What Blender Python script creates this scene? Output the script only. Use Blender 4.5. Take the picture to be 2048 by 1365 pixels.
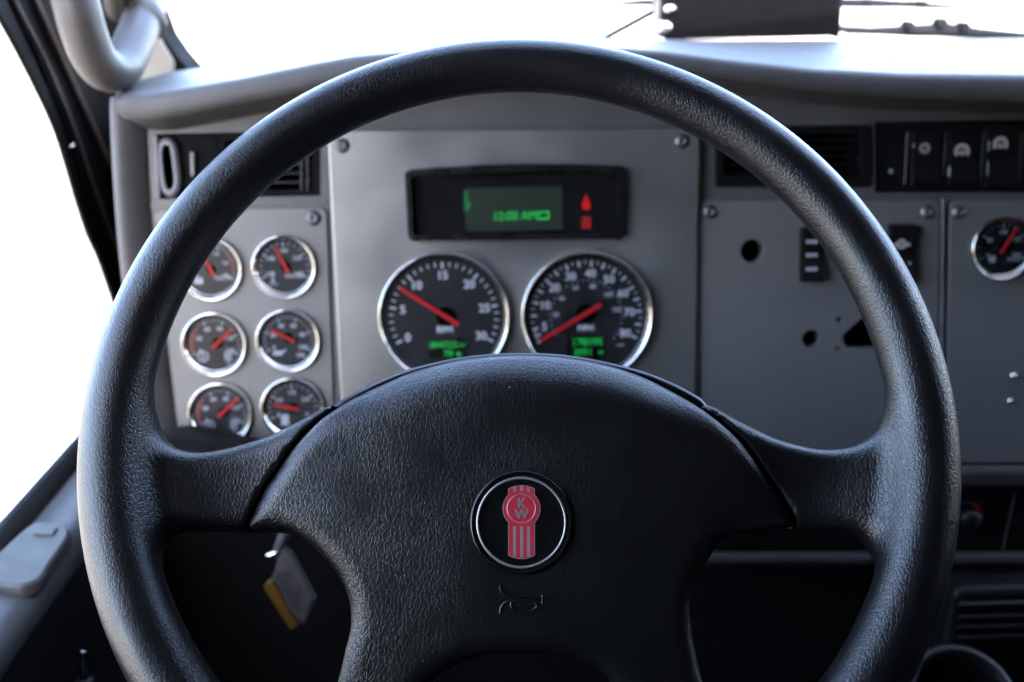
import bpy, math, random
import numpy as np
from mathutils import Vector, Matrix
from mathutils.geometry import tessellate_polygon

random.seed(4)
sc = bpy.context.scene
for o in list(bpy.data.objects):
    bpy.data.objects.remove(o)
COL = sc.collection
R = math.radians

# ------------------------------------------------------------------ camera
FPX, CU, CV = 2105.0, 1024.0, 682.5          # focal length and centre in pixels of the 2048 px photograph
CAM = Vector((0, 0, 1.25))
PITCH, ROLL = R(20), R(1.3)
X0 = Vector((1, 0, 0))
F = Vector((0, math.cos(PITCH), -math.sin(PITCH)))
U0 = Vector((0, math.sin(PITCH), math.cos(PITCH)))
XC = X0 * math.cos(ROLL) - U0 * math.sin(ROLL)
UC = U0 * math.cos(ROLL) + X0 * math.sin(ROLL)

cd = bpy.data.cameras.new('camera')
cam = bpy.data.objects.new('camera', cd)
COL.objects.link(cam)
cam.matrix_world = Matrix(((XC.x, UC.x, -F.x, CAM.x), (XC.y, UC.y, -F.y, CAM.y), (XC.z, UC.z, -F.z, CAM.z), (0, 0, 0, 1)))
cd.sensor_width = 36.0
cd.lens = 36.0 * FPX / 2048.0
cd.clip_start, cd.clip_end = 0.02, 3000
cd.dof.use_dof = True
cd.dof.focus_distance = 0.592
cd.dof.aperture_fstop = 5.2
cd.dof.aperture_blades = 0
sc.camera = cam

# ------------------------------------------------------------------ light
SUN_EL, SUN_AZ = R(36), R(160)               # sun from behind the cab
w = bpy.data.worlds.new('World')
sc.world = w
w.use_nodes = True
nt = w.node_tree
bg = nt.nodes['Background']
sky = nt.nodes.new('ShaderNodeTexSky')
sky.sky_type = 'NISHITA'
sky.sun_disc = False
sky.sun_elevation = SUN_EL
sky.sun_rotation = SUN_AZ
sky.altitude = 200
sky.air_density = 0.8
sky.ozone_density = 0.2
sky.dust_density = 4.0
nt.links.new(sky.outputs[0], bg.inputs[0])
bg.inputs[1].default_value = 0.15
sl = bpy.data.lights.new('sun', 'SUN')
sl.energy = 2.2
sl.angle = R(0.5)
sl.color = (1.0, 0.95, 0.87)
sun = bpy.data.objects.new('sun', sl)
COL.objects.link(sun)
sdir = Vector((math.sin(SUN_AZ) * math.cos(SUN_EL), math.cos(SUN_AZ) * math.cos(SUN_EL), math.sin(SUN_EL)))
sun.rotation_euler = sdir.to_track_quat('Z', 'Y').to_euler()
sc.view_settings.view_transform = 'Standard'
sc.view_settings.look = 'None'
sc.view_settings.gamma = 1.0
sc.view_settings.use_curve_mapping = False
sc.view_settings.exposure = 4.7
sc.render.engine = 'CYCLES'
sc.cycles.use_denoising = True
sc.cycles.max_bounces = 8
sc.cycles.diffuse_bounces = 4
sc.cycles.glossy_bounces = 4
sc.cycles.transparent_max_bounces = 12
sc.cycles.caustics_reflective = False
sc.cycles.caustics_refractive = False
sc.cycles.sample_clamp_indirect = 6.0


# ------------------------------------------------------------------ places
def ray(u, v):
    return XC * ((u - CU) / FPX) + UC * ((CV - v) / FPX) + F


def hit(u, v, p0, n):
    d = ray(u, v)
    return CAM + d * ((p0 - CAM).dot(n) / d.dot(n))


def frame(x, y, z, o):
    return Matrix(((x.x, y.x, z.x, o.x), (x.y, y.y, z.y, o.y), (x.z, y.z, z.z, o.z), (0, 0, 0, 1)))


# dash face: a plane leaning back a little, 0.95 m in front of the eye
LEAN = R(10.5)
DN = Vector((0, -math.cos(LEAN), math.sin(LEAN)))
DT = Vector((0, math.sin(LEAN), math.cos(LEAN)))
DO = CAM + ray(1024, 500) * 0.95
MD = frame(X0, DT, DN, DO)
MDI = MD.inverted()


def dl(u, v, h=0.0):                          # point of the dash face (h above it), in dash coordinates
    return MDI @ hit(u, v, DO + DN * h, DN)


def dl2(u, v, h=0.0):
    p = dl(u, v, h)
    return (p.x, p.y)


def dpoly(pts, h=0.0):
    return [dl2(u, v, h) for u, v in pts]


# steering wheel plane
WT = R(15)
WY = UC * math.cos(WT) + F * math.sin(WT)
WN = UC * math.sin(WT) - F * math.cos(WT)
WO = CAM + XC * 0.004 - UC * 0.0504 + F * 0.6007
MW = frame(XC, WY, WN, WO)
MWI = MW.inverted()


def wl(u, v, h=0.0):
    return MWI @ hit(u, v, WO + WN * h, WN)


def wpoly(pts, h):
    return [(lambda p: (p.x, p.y))(wl(u, v, h)) for u, v in pts]


# ------------------------------------------------------------------ materials
def mat(name, color, rough=0.5, metal=0.0, spec=0.5, var=0.06, vscale=40.0, rvar=0.08, bump=None, emit=None, coat=0.0, sheen=0.0):
    m = bpy.data.materials.new(name)
    m.use_nodes = True
    t = m.node_tree
    N, L = t.nodes, t.links
    b = N['Principled BSDF']
    b.inputs['Metallic'].default_value = metal
    b.inputs['Specular IOR Level'].default_value = spec
    b.inputs['Coat Weight'].default_value = coat
    b.inputs['Sheen Weight'].default_value = sheen
    tc = N.new('ShaderNodeTexCoord')
    no = N.new('ShaderNodeTexNoise')
    no.inputs['Scale'].default_value = vscale
    no.inputs['Detail'].default_value = 6
    L.new(tc.outputs['Object'], no.inputs['Vector'])
    mr = N.new('ShaderNodeMapRange')
    mr.inputs[1].default_value, mr.inputs[2].default_value = 0.3, 0.7
    mr.inputs[3].default_value, mr.inputs[4].default_value = 1 - var, 1 + var
    L.new(no.outputs[0], mr.inputs[0])
    mx = N.new('ShaderNodeVectorMath')
    mx.operation = 'SCALE'
    mx.inputs[0].default_value = color
    L.new(mr.outputs[0], mx.inputs['Scale'])
    L.new(mx.outputs[0], b.inputs['Base Color'])
    rr = N.new('ShaderNodeMapRange')
    rr.inputs[1].default_value, rr.inputs[2].default_value = 0.3, 0.7
    rr.inputs[3].default_value, rr.inputs[4].default_value = max(rough - rvar, 0.02), min(rough + rvar, 1)
    L.new(no.outputs[0], rr.inputs[0])
    L.new(rr.outputs[0], b.inputs['Roughness'])
    if emit:
        b.inputs['Emission Color'].default_value = (*emit[:3], 1)
        b.inputs['Emission Strength'].default_value = emit[3]
    if bump:
        sca, stren, dist = bump
        n2 = N.new('ShaderNodeTexNoise')
        n2.inputs['Scale'].default_value = sca
        n2.inputs['Detail'].default_value = 3
        L.new(tc.outputs['Object'], n2.inputs['Vector'])
        bp = N.new('ShaderNodeBump')
        bp.inputs['Strength'].default_value = stren
        bp.inputs['Distance'].default_value = dist
        L.new(n2.outputs[0], bp.inputs['Height'])
        L.new(bp.outputs[0], b.inputs['Normal'])
    return m


def leather(name, color, rough, strength, scale=330.0, dust=0.0, spec=0.8):
    """soft black vinyl with a net of fine creases"""
    m = mat(name, color, rough, 0, spec, 0.08, 30, 0.02)
    t = m.node_tree
    N, L = t.nodes, t.links
    b = N['Principled BSDF']
    tc = [n for n in N if n.type == 'TEX_COORD'][0]
    # warp
    nw = N.new('ShaderNodeTexNoise')
    nw.inputs['Scale'].default_value = 160
    nw.inputs['Detail'].default_value = 3
    L.new(tc.outputs['Object'], nw.inputs['Vector'])
    ws = N.new('ShaderNodeVectorMath')
    ws.operation = 'MULTIPLY_ADD'
    ws.inputs[1].default_value = (0.0016,) * 3
    L.new(nw.outputs['Color'], ws.inputs[0])
    L.new(tc.outputs['Object'], ws.inputs[2])
    mp = N.new('ShaderNodeMapping')
    mp.inputs['Rotation'].default_value = (0, 0, R(-20))
    mp.inputs['Scale'].default_value = (1.0, 0.75, 1.0)
    L.new(ws.outputs[0], mp.inputs['Vector'])
    hs = []
    for k, (s, amp) in enumerate(((scale, 1.0), (scale * 2.1, 0.45))):
        vo = N.new('ShaderNodeTexVoronoi')
        vo.feature = 'DISTANCE_TO_EDGE'
        vo.inputs['Scale'].default_value = s
        L.new(mp.outputs[0], vo.inputs['Vector'])
        r = N.new('ShaderNodeMapRange')
        r.interpolation_type = 'SMOOTHSTEP'
        r.inputs[1].default_value, r.inputs[2].default_value = 0.0, 0.16
        r.inputs[3].default_value, r.inputs[4].default_value = 0, amp
        L.new(vo.outputs['Distance'], r.inputs[0])
        hs.append(r)
    ad = N.new('ShaderNodeMath')
    ad.operation = 'ADD'
    L.new(hs[0].outputs[0], ad.inputs[0])
    L.new(hs[1].outputs[0], ad.inputs[1])
    # the grain is deep in some places and worn smooth in others
    nm = N.new('ShaderNodeTexNoise')
    nm.inputs['Scale'].default_value = 14
    nm.inputs['Detail'].default_value = 4
    L.new(tc.outputs['Object'], nm.inputs['Vector'])
    mm = N.new('ShaderNodeMapRange')
    mm.inputs[1].default_value, mm.inputs[2].default_value = 0.35, 0.65
    mm.inputs[3].default_value, mm.inputs[4].default_value = 0.25, 1.0
    L.new(nm.outputs[0], mm.inputs[0])
    mu = N.new('ShaderNodeMath')
    mu.operation = 'MULTIPLY'
    L.new(ad.outputs[0], mu.inputs[0])
    L.new(mm.outputs[0], mu.inputs[1])
    bp = N.new('ShaderNodeBump')
    bp.inputs['Strength'].default_value = strength
    bp.inputs['Distance'].default_value = 0.0007
    L.new(mu.outputs[0], bp.inputs['Height'])
    L.new(bp.outputs[0], b.inputs['Normal'])
    if dust:
        vd = N.new('ShaderNodeTexVoronoi')
        vd.inputs['Scale'].default_value = 190
        L.new(tc.outputs['Object'], vd.inputs['Vector'])
        sp = N.new('ShaderNodeSeparateColor')
        L.new(vd.outputs['Color'], sp.inputs[0])
        rad = N.new('ShaderNodeMapRange')
        rad.inputs[1].default_value, rad.inputs[2].default_value = 0.72, 1.0
        rad.inputs[3].default_value, rad.inputs[4].default_value = 0.0, 0.085
        L.new(sp.outputs[0], rad.inputs[0])
        lt = N.new('ShaderNodeMath')
        lt.operation = 'LESS_THAN'
        L.new(vd.outputs['Distance'], lt.inputs[0])
        L.new(rad.outputs[0], lt.inputs[1])
        src = b.inputs['Base Color'].links[0].from_socket
        mi = N.new('ShaderNodeMix')
        mi.data_type = 'RGBA'
        mi.inputs[7].default_value = (dust, dust, dust, 1)
        L.new(lt.outputs[0], mi.inputs[0])
        L.new(src, mi.inputs[6])
        L.new(mi.outputs[2], b.inputs['Base Color'])
    return m


def glassmat(name, refl=0.9, tint=(1, 1, 1), ior=1.45, rough=0.0):
    m = bpy.data.materials.new(name)
    m.use_nodes = True
    t = m.node_tree
    N, L = t.nodes, t.links
    N.remove(N['Principled BSDF'])
    out = N['Material Output']
    tr = N.new('ShaderNodeBsdfTransparent')
    tr.inputs[0].default_value = (*tint, 1)
    gl = N.new('ShaderNodeBsdfGlossy')
    gl.inputs['Roughness'].default_value = rough
    fr = N.new('ShaderNodeFresnel')
    fr.inputs[0].default_value = ior
    no = N.new('ShaderNodeTexNoise')
    no.inputs['Scale'].default_value = 9
    mu = N.new('ShaderNodeMath')
    mu.operation = 'MULTIPLY'
    mr = N.new('ShaderNodeMapRange')
    mr.inputs[3].default_value, mr.inputs[4].default_value = refl * 0.9, refl
    L.new(no.outputs[0], mr.inputs[0])
    L.new(fr.outputs[0], mu.inputs[0])
    L.new(mr.outputs[0], mu.inputs[1])
    mx = N.new('ShaderNodeMixShader')
    L.new(mu.outputs[0], mx.inputs[0])
    L.new(tr.outputs[0], mx.inputs[1])
    L.new(gl.outputs[0], mx.inputs[2])
    L.new(mx.outputs[0], out.inputs[0])
    return m


M = {}
M['rim'] = leather('wheel_vinyl', (0.005, 0.0048, 0.005), 0.32, 0.27, 410, spec=0.62)
M['pad'] = leather('pad_vinyl', (0.005, 0.0048, 0.005), 0.32, 0.29, 390, dust=0.32, spec=0.62)
M['shell'] = mat('gloss_black_plastic', (0.006, 0.006, 0.007), 0.28)
M['black'] = mat('black_plastic', (0.0045, 0.0045, 0.005), 0.42, spec=0.35, bump=(900, 0.2, 0.0002))
M['blackmatte'] = mat('matte_black', (0.0025, 0.0025, 0.003), 0.8, spec=0.15)
M['hole'] = mat('hole_black', (0.002, 0.002, 0.002), 0.95, spec=0.0)
M['dial'] = mat('dial_face', (0.006, 0.0065, 0.009), 0.55, spec=0.3)
M['panel'] = mat('satin_silver_panel', (0.31, 0.302, 0.298), 0.37, 0.78, 0.5, 0.04, 14, 0.09, bump=(1500, 0.12, 0.0001))
M['panel2'] = mat('grey_gauge_panel', (0.150, 0.145, 0.143), 0.5, 0.2, 0.5, 0.03, 25, 0.05, bump=(1500, 0.12, 0.0001))
M['fascia'] = mat('grey_dash_board', (0.086, 0.082, 0.084), 0.45, 0.1, 0.5, 0.05, 30, bump=(700, 0.25, 0.0002))
M['ledge'] = mat('dark_ledge_plastic', (0.028, 0.026, 0.026), 0.6, bump=(700, 0.2, 0.0002))
M['dashpad'] = mat('grey_dash_vinyl', (0.066, 0.063, 0.065), 0.5, 0, 0.5, 0.06, 50, bump=(420, 0.5, 0.0006))
M['chrome'] = mat('chrome', (0.74, 0.73, 0.69), 0.11, 1.0, var=0.02, rvar=0.03)
M['steel'] = mat('screw_steel', (0.13, 0.13, 0.13), 0.45, 0.7)
M['greyring'] = mat('grey_ring_plastic', (0.16, 0.16, 0.18), 0.35)
M['white'] = mat('white_print', (0.42, 0.43, 0.48), 0.6)
M['dimwhite'] = mat('grey_print', (0.28, 0.29, 0.34), 0.6)
M['pinkwhite'] = mat('icon_print', (0.42, 0.34, 0.34), 0.6)
M['needle'] = mat('needle_red', (0.36, 0.012, 0.016), 0.5, spec=0.2)
M['redzone'] = mat('red_zone_print', (0.13, 0.012, 0.012), 0.6)
M['lcd'] = mat('lcd_glass', (0.012, 0.017, 0.014), 0.3, var=0.02, rvar=0.0, emit=(0.16, 0.28, 0.2, 0.002))
M['lcdblack'] = mat('lcd_black', (0.004, 0.005, 0.004), 0.3)
M['green'] = mat('lcd_green', (0.0, 0.10, 0.01), 0.5, emit=(0.01, 0.75, 0.12, 0.026))
M['dimgreen'] = mat('lcd_dim_green', (0.0, 0.08, 0.01), 0.5, emit=(0.02, 0.5, 0.12, 0.012))
M['red'] = mat('telltale_red', (0.04, 0.0, 0.0), 0.5, emit=(0.9, 0.01, 0.02, 0.018))
M['dimred'] = mat('telltale_dim_red', (0.03, 0.0, 0.0), 0.5, emit=(0.8, 0.01, 0.02, 0.010))
M['emblemred'] = mat('emblem_red', (0.56, 0.028, 0.05), 0.3)
M['emblemsilver'] = mat('emblem_silver', (0.42, 0.40, 0.39), 0.38, 0.6)
M['badgeblack'] = mat('badge_black', (0.006, 0.006, 0.006), 0.12, rvar=0.03)
M['beige'] = mat('beige_handle_plastic', (0.060, 0.052, 0.048), 0.45, bump=(800, 0.15, 0.0002))
M['trimbeige'] = mat('pillar_trim', (0.30, 0.28, 0.23), 0.6)
M['rubber'] = mat('seal_rubber', (0.006, 0.0055, 0.0055), 0.7, spec=0.2)
M['lit_edge'] = mat('seal_lip_lit_brown', (0.13, 0.095, 0.08), 0.6, spec=0.2)  # warm light along the seal edges, painted in as brown
M['doorblack'] = mat('door_black', (0.004, 0.004, 0.0045), 0.8, spec=0.08, bump=(600, 0.2, 0.0003))
M['sill'] = mat('door_grey_vinyl', (0.036, 0.036, 0.036), 0.5, bump=(700, 0.2, 0.0003))
M['carpet'] = mat('dark_carpet', (0.004, 0.004, 0.004), 0.95, spec=0.05)
M['liner'] = mat('headliner', (0.05, 0.05, 0.052), 0.9, spec=0.1)
M['rearliner'] = mat('sleeper_liner', (0.03, 0.03, 0.032), 0.9, spec=0.1)
M['concrete'] = mat('concrete_ground', (0.20, 0.19, 0.175), 0.9, 0, 0.2, 0.12, 0.6, bump=(30, 0.3, 0.01))
M['hood'] = mat('white_paint', (0.78, 0.78, 0.78), 0.3, coat=0.6, var=0.02)
M['wiper'] = mat('wiper_grey', (0.005, 0.006, 0.008), 0.8, spec=0.05)
M['glass'] = glassmat('window_glass', 0.5)
M['lens'] = glassmat('gauge_lens', 0.08)
M['yellow'] = mat('yellow_plastic', (0.11, 0.055, 0.005), 0.5)
M['tag'] = mat('tag_paper', (0.06, 0.053, 0.056), 0.6, var=0.35, vscale=120)
M['knobred'] = mat('knob_red_print', (0.45, 0.02, 0.02), 0.6)
M['knobblue'] = mat('knob_blue_print', (0.03, 0.05, 0.25), 0.6)


# ------------------------------------------------------------------ object helpers
def thing(name, label, cat, mw=None, group=None):
    o = bpy.data.objects.new(name, None)
    COL.objects.link(o)
    o.empty_display_size = 0.02
    if mw is not None:
        o.matrix_world = mw
    o['label'] = label
    o['category'] = cat
    if group:
        o['group'] = group
    return o


class MB:
    def __init__(s):
        s.v, s.f, s.sm = [], [], []

    def add(s, v, f, smooth=False):
        k = len(s.v)
        s.v += [tuple(p) for p in v]
        s.f += [tuple(i + k for i in q) for q in f]
        s.sm += [smooth] * len(f)
        return s

    def box(s, a, b, ch=0.0):
        x0, y0, z0 = a
        x1, y1, z1 = b
        return s.prism([(x0, y0), (x1, y0), (x1, y1), (x0, y1)], z0, z1, ch)

    def prism(s, poly, z0, z1, ch=0.0, smooth=False):
        """polygon raised from z0 to z1, its upper edge chamfered by ch"""
        p = ccw(poly)
        n = len(p)
        rings = [[(x, y, z0) for x, y in p]]
        if ch > 0:
            q = inset(p, ch)
            q2 = inset(p, ch * 0.3)
            rings.append([(x, y, z1 - ch) for x, y in p])
            rings.append([(x, y, z1 - ch * 0.3) for x, y in q2])
            rings.append([(x, y, z1) for x, y in q])
        else:
            rings.append([(x, y, z1) for x, y in p])
        v = [c for r in rings for c in r]
        f = []
        for k in range(len(rings) - 1):
            for i in range(n):
                j = (i + 1) % n
                f.append((k * n + i, k * n + j, (k + 1) * n + j, (k + 1) * n + i))
        s.add(v, f, smooth)
        top = rings[-1]
        tri = tessellate_polygon([[Vector(c) for c in top]])
        s.add(top, [orient(top, t) for t in tri])
        return s

    def plate(s, outer, holes, z1, depth, holedepth=None):
        """flat plate with holes, side walls going back"""
        loops = [ccw(outer)] + [ccw(h)[::-1] for h in holes]
        flat = [Vector((x, y, z1)) for lp in loops for x, y in lp]
        tri = tessellate_polygon([[Vector((x, y, 0)) for x, y in lp] for lp in loops])
        s.add(flat, [orient(flat, t) for t in tri])
        for k, lp in enumerate(loops):
            n = len(lp)
            d = depth if k == 0 or holedepth is None else holedepth
            v = [(x, y, z1) for x, y in lp] + [(x, y, z1 - d) for x, y in lp]
            s.add(v, [(i, n + i, n + (i + 1) % n, (i + 1) % n) for i in range(n)], n > 12)
        return s

    def lathe(s, prof, n=64, c=(0, 0), smooth=True, a0=0.0, a1=2 * math.pi):
        full = abs(a1 - a0 - 2 * math.pi) < 1e-6
        m = n if full else n + 1
        v = []
        for i in range(m):
            a = a0 + (a1 - a0) * i / n
            for r, z in prof:
                v.append((c[0] + r * math.cos(a), c[1] + r * math.sin(a), z))
        k = len(prof)
        f = []
        for i in range(n):
            j = (i + 1) % m
            for q in range(k - 1):
                f.append((i * k + q, j * k + q, j * k + q + 1, i * k + q + 1))
        return s.add(v, f, smooth)

    def disc(s, r, z, n=48, c=(0, 0)):
        v = [(c[0] + r * math.cos(2 * math.pi * i / n), c[1] + r * math.sin(2 * math.pi * i / n), z) for i in range(n)]
        return s.add(v, [tuple(range(n))])

    def tube(s, pts, rad, n=16, cap=True, flat=1.0):
        pts = [Vector(p) for p in pts]
        rads = rad if isinstance(rad, (list, tuple)) else [rad] * len(pts)
        v, f = [], []
        up = None
        for i, p in enumerate(pts):
            d = (pts[min(i + 1, len(pts) - 1)] - pts[max(i - 1, 0)]).normalized()
            if up is None:
                up = d.orthogonal().normalized()
            up = (up - d * up.dot(d)).normalized()
            sd = d.cross(up)
            for k in range(n):
                a = 2 * math.pi * k / n
                v.append(p + up * (rads[i] * math.cos(a)) + sd * (rads[i] * flat * math.sin(a)))
        for i in range(len(pts) - 1):
            for k in range(n):
                f.append((i * n + k, i * n + (k + 1) % n, (i + 1) * n + (k + 1) % n, (i + 1) * n + k))
        s.add(v, f, True)
        if cap:
            s.add(v[:n], [tuple(range(n))[::-1]])
            s.add(v[-n:], [tuple(range(n))])
        return s

    def build(s, name, m, parent=None, label=None, mw=None, dup=None):
        me = bpy.data.meshes.new(name)
        me.from_pydata(s.v, [], s.f)
        me.polygons.foreach_set('use_smooth', s.sm)
        me.materials.append(M[m] if isinstance(m, str) else m)
        me.update()
        o = bpy.data.objects.new(name, me)
        COL.objects.link(o)
        if parent is not None:
            o.parent = parent
        if mw is not None:
            o.matrix_world = mw
        if label:
            o['label'] = label
        return o


def ccw(p):
    a = sum(p[i][0] * p[(i + 1) % len(p)][1] - p[(i + 1) % len(p)][0] * p[i][1] for i in range(len(p)))
    return list(p) if a > 0 else list(p)[::-1]


def orient(v, t):
    a, b, c = (v[i] for i in t)
    return t if (b[0] - a[0]) * (c[1] - a[1]) - (b[1] - a[1]) * (c[0] - a[0]) > 0 else tuple(t)[::-1]


def inset(p, d):
    n = len(p)
    out = []
    for i in range(n):
        a, b, c = Vector(p[i - 1]), Vector(p[i]), Vector(p[(i + 1) % n])
        e1, e2 = (b - a).normalized(), (c - b).normalized()
        n1, n2 = Vector((-e1.y, e1.x)), Vector((-e2.y, e2.x))
        q = n1 + n2
        q = q / max(q.dot(n1), 0.3)
        out.append((b.x + q.x * d, b.y + q.y * d))
    return out


def rnd(p, r, n=5):
    """polygon with rounded corners"""
    p = ccw(p)
    out = []
    for i in range(len(p)):
        a, b, c = Vector(p[i - 1]), Vector(p[i]), Vector(p[(i + 1) % len(p)])
        rr = min(r, (a - b).length * 0.45, (c - b).length * 0.45)
        s, e = b + (a - b).normalized() * rr, b + (c - b).normalized() * rr
        for k in range(n + 1):
            t = k / n
            q = s * (1 - t) ** 2 + b * 2 * t * (1 - t) + e * t * t
            out.append((q.x, q.y))
    return out


def circ(c, r, n=28):
    return [(c[0] + r * math.cos(2 * math.pi * i / n), c[1] + r * math.sin(2 * math.pi * i / n)) for i in range(n)]


def spline(pts, n=6, closed=False):
    """Catmull-Rom through points"""
    P = [np.array(p, float) for p in pts]
    N = len(P)
    out = []
    rng = range(N) if closed else range(N - 1)
    for i in rng:
        if closed:
            a, b, c, d = P[i - 1], P[i], P[(i + 1) % N], P[(i + 2) % N]
        else:
            a, b, c, d = P[max(i - 1, 0)], P[i], P[i + 1], P[min(i + 2, N - 1)]
        for k in range(n):
            t = k / n
            out.append(tuple(0.5 * (2 * b + (c - a) * t + (2 * a - 5 * b + 4 * c - d) * t * t + (3 * b - a - 3 * c + d) * t ** 3)))
    if not closed:
        out.append(tuple(P[-1]))
    return out


_tc = {}


def glyphs(s):
    if s not in _tc:
        cu = bpy.data.curves.new('txt', 'FONT')
        cu.body = s
        cu.size = 1.0
        cu.align_x, cu.align_y = 'CENTER', 'CENTER'
        cu.resolution_u = 3
        o = bpy.data.objects.new('txt', cu)
        COL.objects.link(o)
        dg = bpy.context.evaluated_depsgraph_get()
        me = bpy.data.meshes.new_from_object(o.evaluated_get(dg))
        _tc[s] = ([tuple(v.co) for v in me.vertices], [tuple(p.vertices) for p in me.polygons])
        bpy.data.objects.remove(o)
        bpy.data.curves.remove(cu)
        bpy.data.meshes.remove(me)
    return _tc[s]


def put_text(mb, s, x, y, z, size, bold=0.0, sx=1.0, rot=0.0):
    v, f = glyphs(s)
    ys = [p[1] for p in v]
    my = (max(ys) + min(ys)) / 2
    ca, sa = math.cos(rot), math.sin(rot)
    offs = [(0, 0)] if not bold else [(-bold, 0), (bold, 0), (0, bold), (0, -bold)]
    for k, (ox, oy) in enumerate(offs):
        q = []
        for p in v:
            a, b = p[0] * size * sx + ox, (p[1] - my) * size + oy
            q.append((x + a * ca - b * sa, y + a * sa + b * ca, z + k * 4e-6))
        mb.add(q, f)


def clone(root, mw, label=None):
    r = root.copy()
    COL.objects.link(r)
    r.matrix_world = mw
    if label:
        r['label'] = label
    for ch in root.children:
        c = ch.copy()
        COL.objects.link(c)
        c.parent = r
        for g in ch.children:
            d = g.copy()
            COL.objects.link(d)
            d.parent = c
    return r


def dash_at(u, v, h=0.0):                     # frame on the dash face at a place seen in the photograph
    return MD @ Matrix.Translation(dl(u, v, h))


def structure(o):
    o['kind'] = 'structure'
    return o


# ------------------------------------------------------------------ setting outside and the cab shell
g = MB()
g.add([(-400, -400, -0.9), (400, -400, -0.9), (400, 400, -0.9), (-400, 400, -0.9)], [(0, 1, 2, 3)])
structure(g.build('ground', 'concrete'))

XD = -0.42                                    # inner plane of the driver's door
zb = CAM.z + (lambda d: d.z / d.x * XD)(ray(80, 978))   # height of the window sill
ROOFZ = CAM.z + 0.42


def quadobj(name, v, m):
    b = MB()
    b.add(v, [(0, 1, 2, 3)])
    return structure(b.build(name, m))


XR = 1.75
quadobj('roof', [(XD - .05, -1.2, ROOFZ), (XR, -1.2, ROOFZ), (XR, 0.80, ROOFZ), (XD - .05, 0.80, ROOFZ)], 'liner')
quadobj('wall_rear', [(XD - .05, -1.2, 0), (XR, -1.2, 0), (XR, -1.2, ROOFZ), (XD - .05, -1.2, ROOFZ)], 'rearliner')
quadobj('floor', [(XD - .05, -1.2, 0), (XR, -1.2, 0), (XR, 1.6, 0), (XD - .05, 1.6, 0)], 'carpet')
quadobj('firewall', [(XD - .05, 1.6, 0), (XR, 1.6, 0), (XR, 1.6, 1.1), (XD - .05, 1.6, 1.1)], 'blackmatte')
# unseen passenger side wall, its window narrowed to limit light from that side
pw = MB()
pw.plate([(-1.2, 0.0), (1.6, 0.0), (1.6, 1.05), (1.2, 1.1), (0.80, ROOFZ), (-1.2, ROOFZ)], [rnd([(0.78, zb), (1.15, zb), (0.92, ROOFZ - .12), (0.78, ROOFZ - .12)], 0.05)], 0, 0.04)
structure(pw.build('wall_passenger', 'doorblack', mw=frame(Vector((0, 1, 0)), Vector((0, 0, 1)), Vector((1, 0, 0)), Vector((XR, 0, 0)))))
# driver's side wall behind the door, unseen, its edge set to limit window light
pw = MB()
pw.plate([(-1.2, 0), (0.1, 0), (0.1, ROOFZ), (-1.2, ROOFZ)], [], 0, 0.04)
structure(pw.build('wall_driver', 'rearliner', mw=frame(Vector((0, 1, 0)), Vector((0, 0, 1)), Vector((1, 0, 0)), Vector((XD - .01, 0, 0)))))

# ------------------------------------------------------------------ steering wheel
class Poly2:
    """distance to a closed outline, sampled on a fine grid"""

    def __init__(s, poly, lo=-0.27, hi=0.27, h=0.0012):
        s.lo, s.h = lo, h
        n = int((hi - lo) / h) + 2
        g = lo + h * np.arange(n)
        X, Y = np.meshgrid(g, g, indexing='ij')
        P = np.array(poly)
        Q = np.roll(P, -1, 0)
        d = np.full(X.shape, 1e9)
        ins = np.zeros(X.shape, bool)
        for (ax, ay), (bx, by) in zip(P, Q):
            ex, ey = bx - ax, by - ay
            wx, wy = X - ax, Y - ay
            t = np.clip((wx * ex + wy * ey) / (ex * ex + ey * ey + 1e-12), 0, 1)
            d = np.minimum(d, (wx - ex * t) ** 2 + (wy - ey * t) ** 2)
            c = (ay > Y) != (by > Y)
            xi = ax + (Y - ay) * ex / (ey if abs(ey) > 1e-12 else 1e-12)
            ins ^= c & (X < xi)
        s.D = np.sqrt(d) * np.where(ins, -1, 1)
        for _ in range(4):                    # soften the kinks
            D = s.D.copy()
            D[1:-1, 1:-1] = (s.D[1:-1, 1:-1] * 4 + s.D[:-2, 1:-1] + s.D[2:, 1:-1] + s.D[1:-1, :-2] + s.D[1:-1, 2:]) / 8
            s.D = D
        s.n = n

    def __call__(s, x, y):
        fx, fy = np.clip((x - s.lo) / s.h, 0, s.n - 1.001), np.clip((y - s.lo) / s.h, 0, s.n - 1.001)
        i, j = fx.astype(int), fy.astype(int)
        a, b = fx - i, fy - j
        D = s.D
        return D[i, j] * (1 - a) * (1 - b) + D[i + 1, j] * a * (1 - b) + D[i, j + 1] * (1 - a) * b + D[i + 1, j + 1] * a * b


def smin(a, b, k):
    h = np.clip(0.5 + 0.5 * (b - a) / k, 0, 1)
    return b * (1 - h) + a * h - k * h * (1 - h)


def smax(a, b, k):
    return -smin(-a, -b, k)


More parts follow.
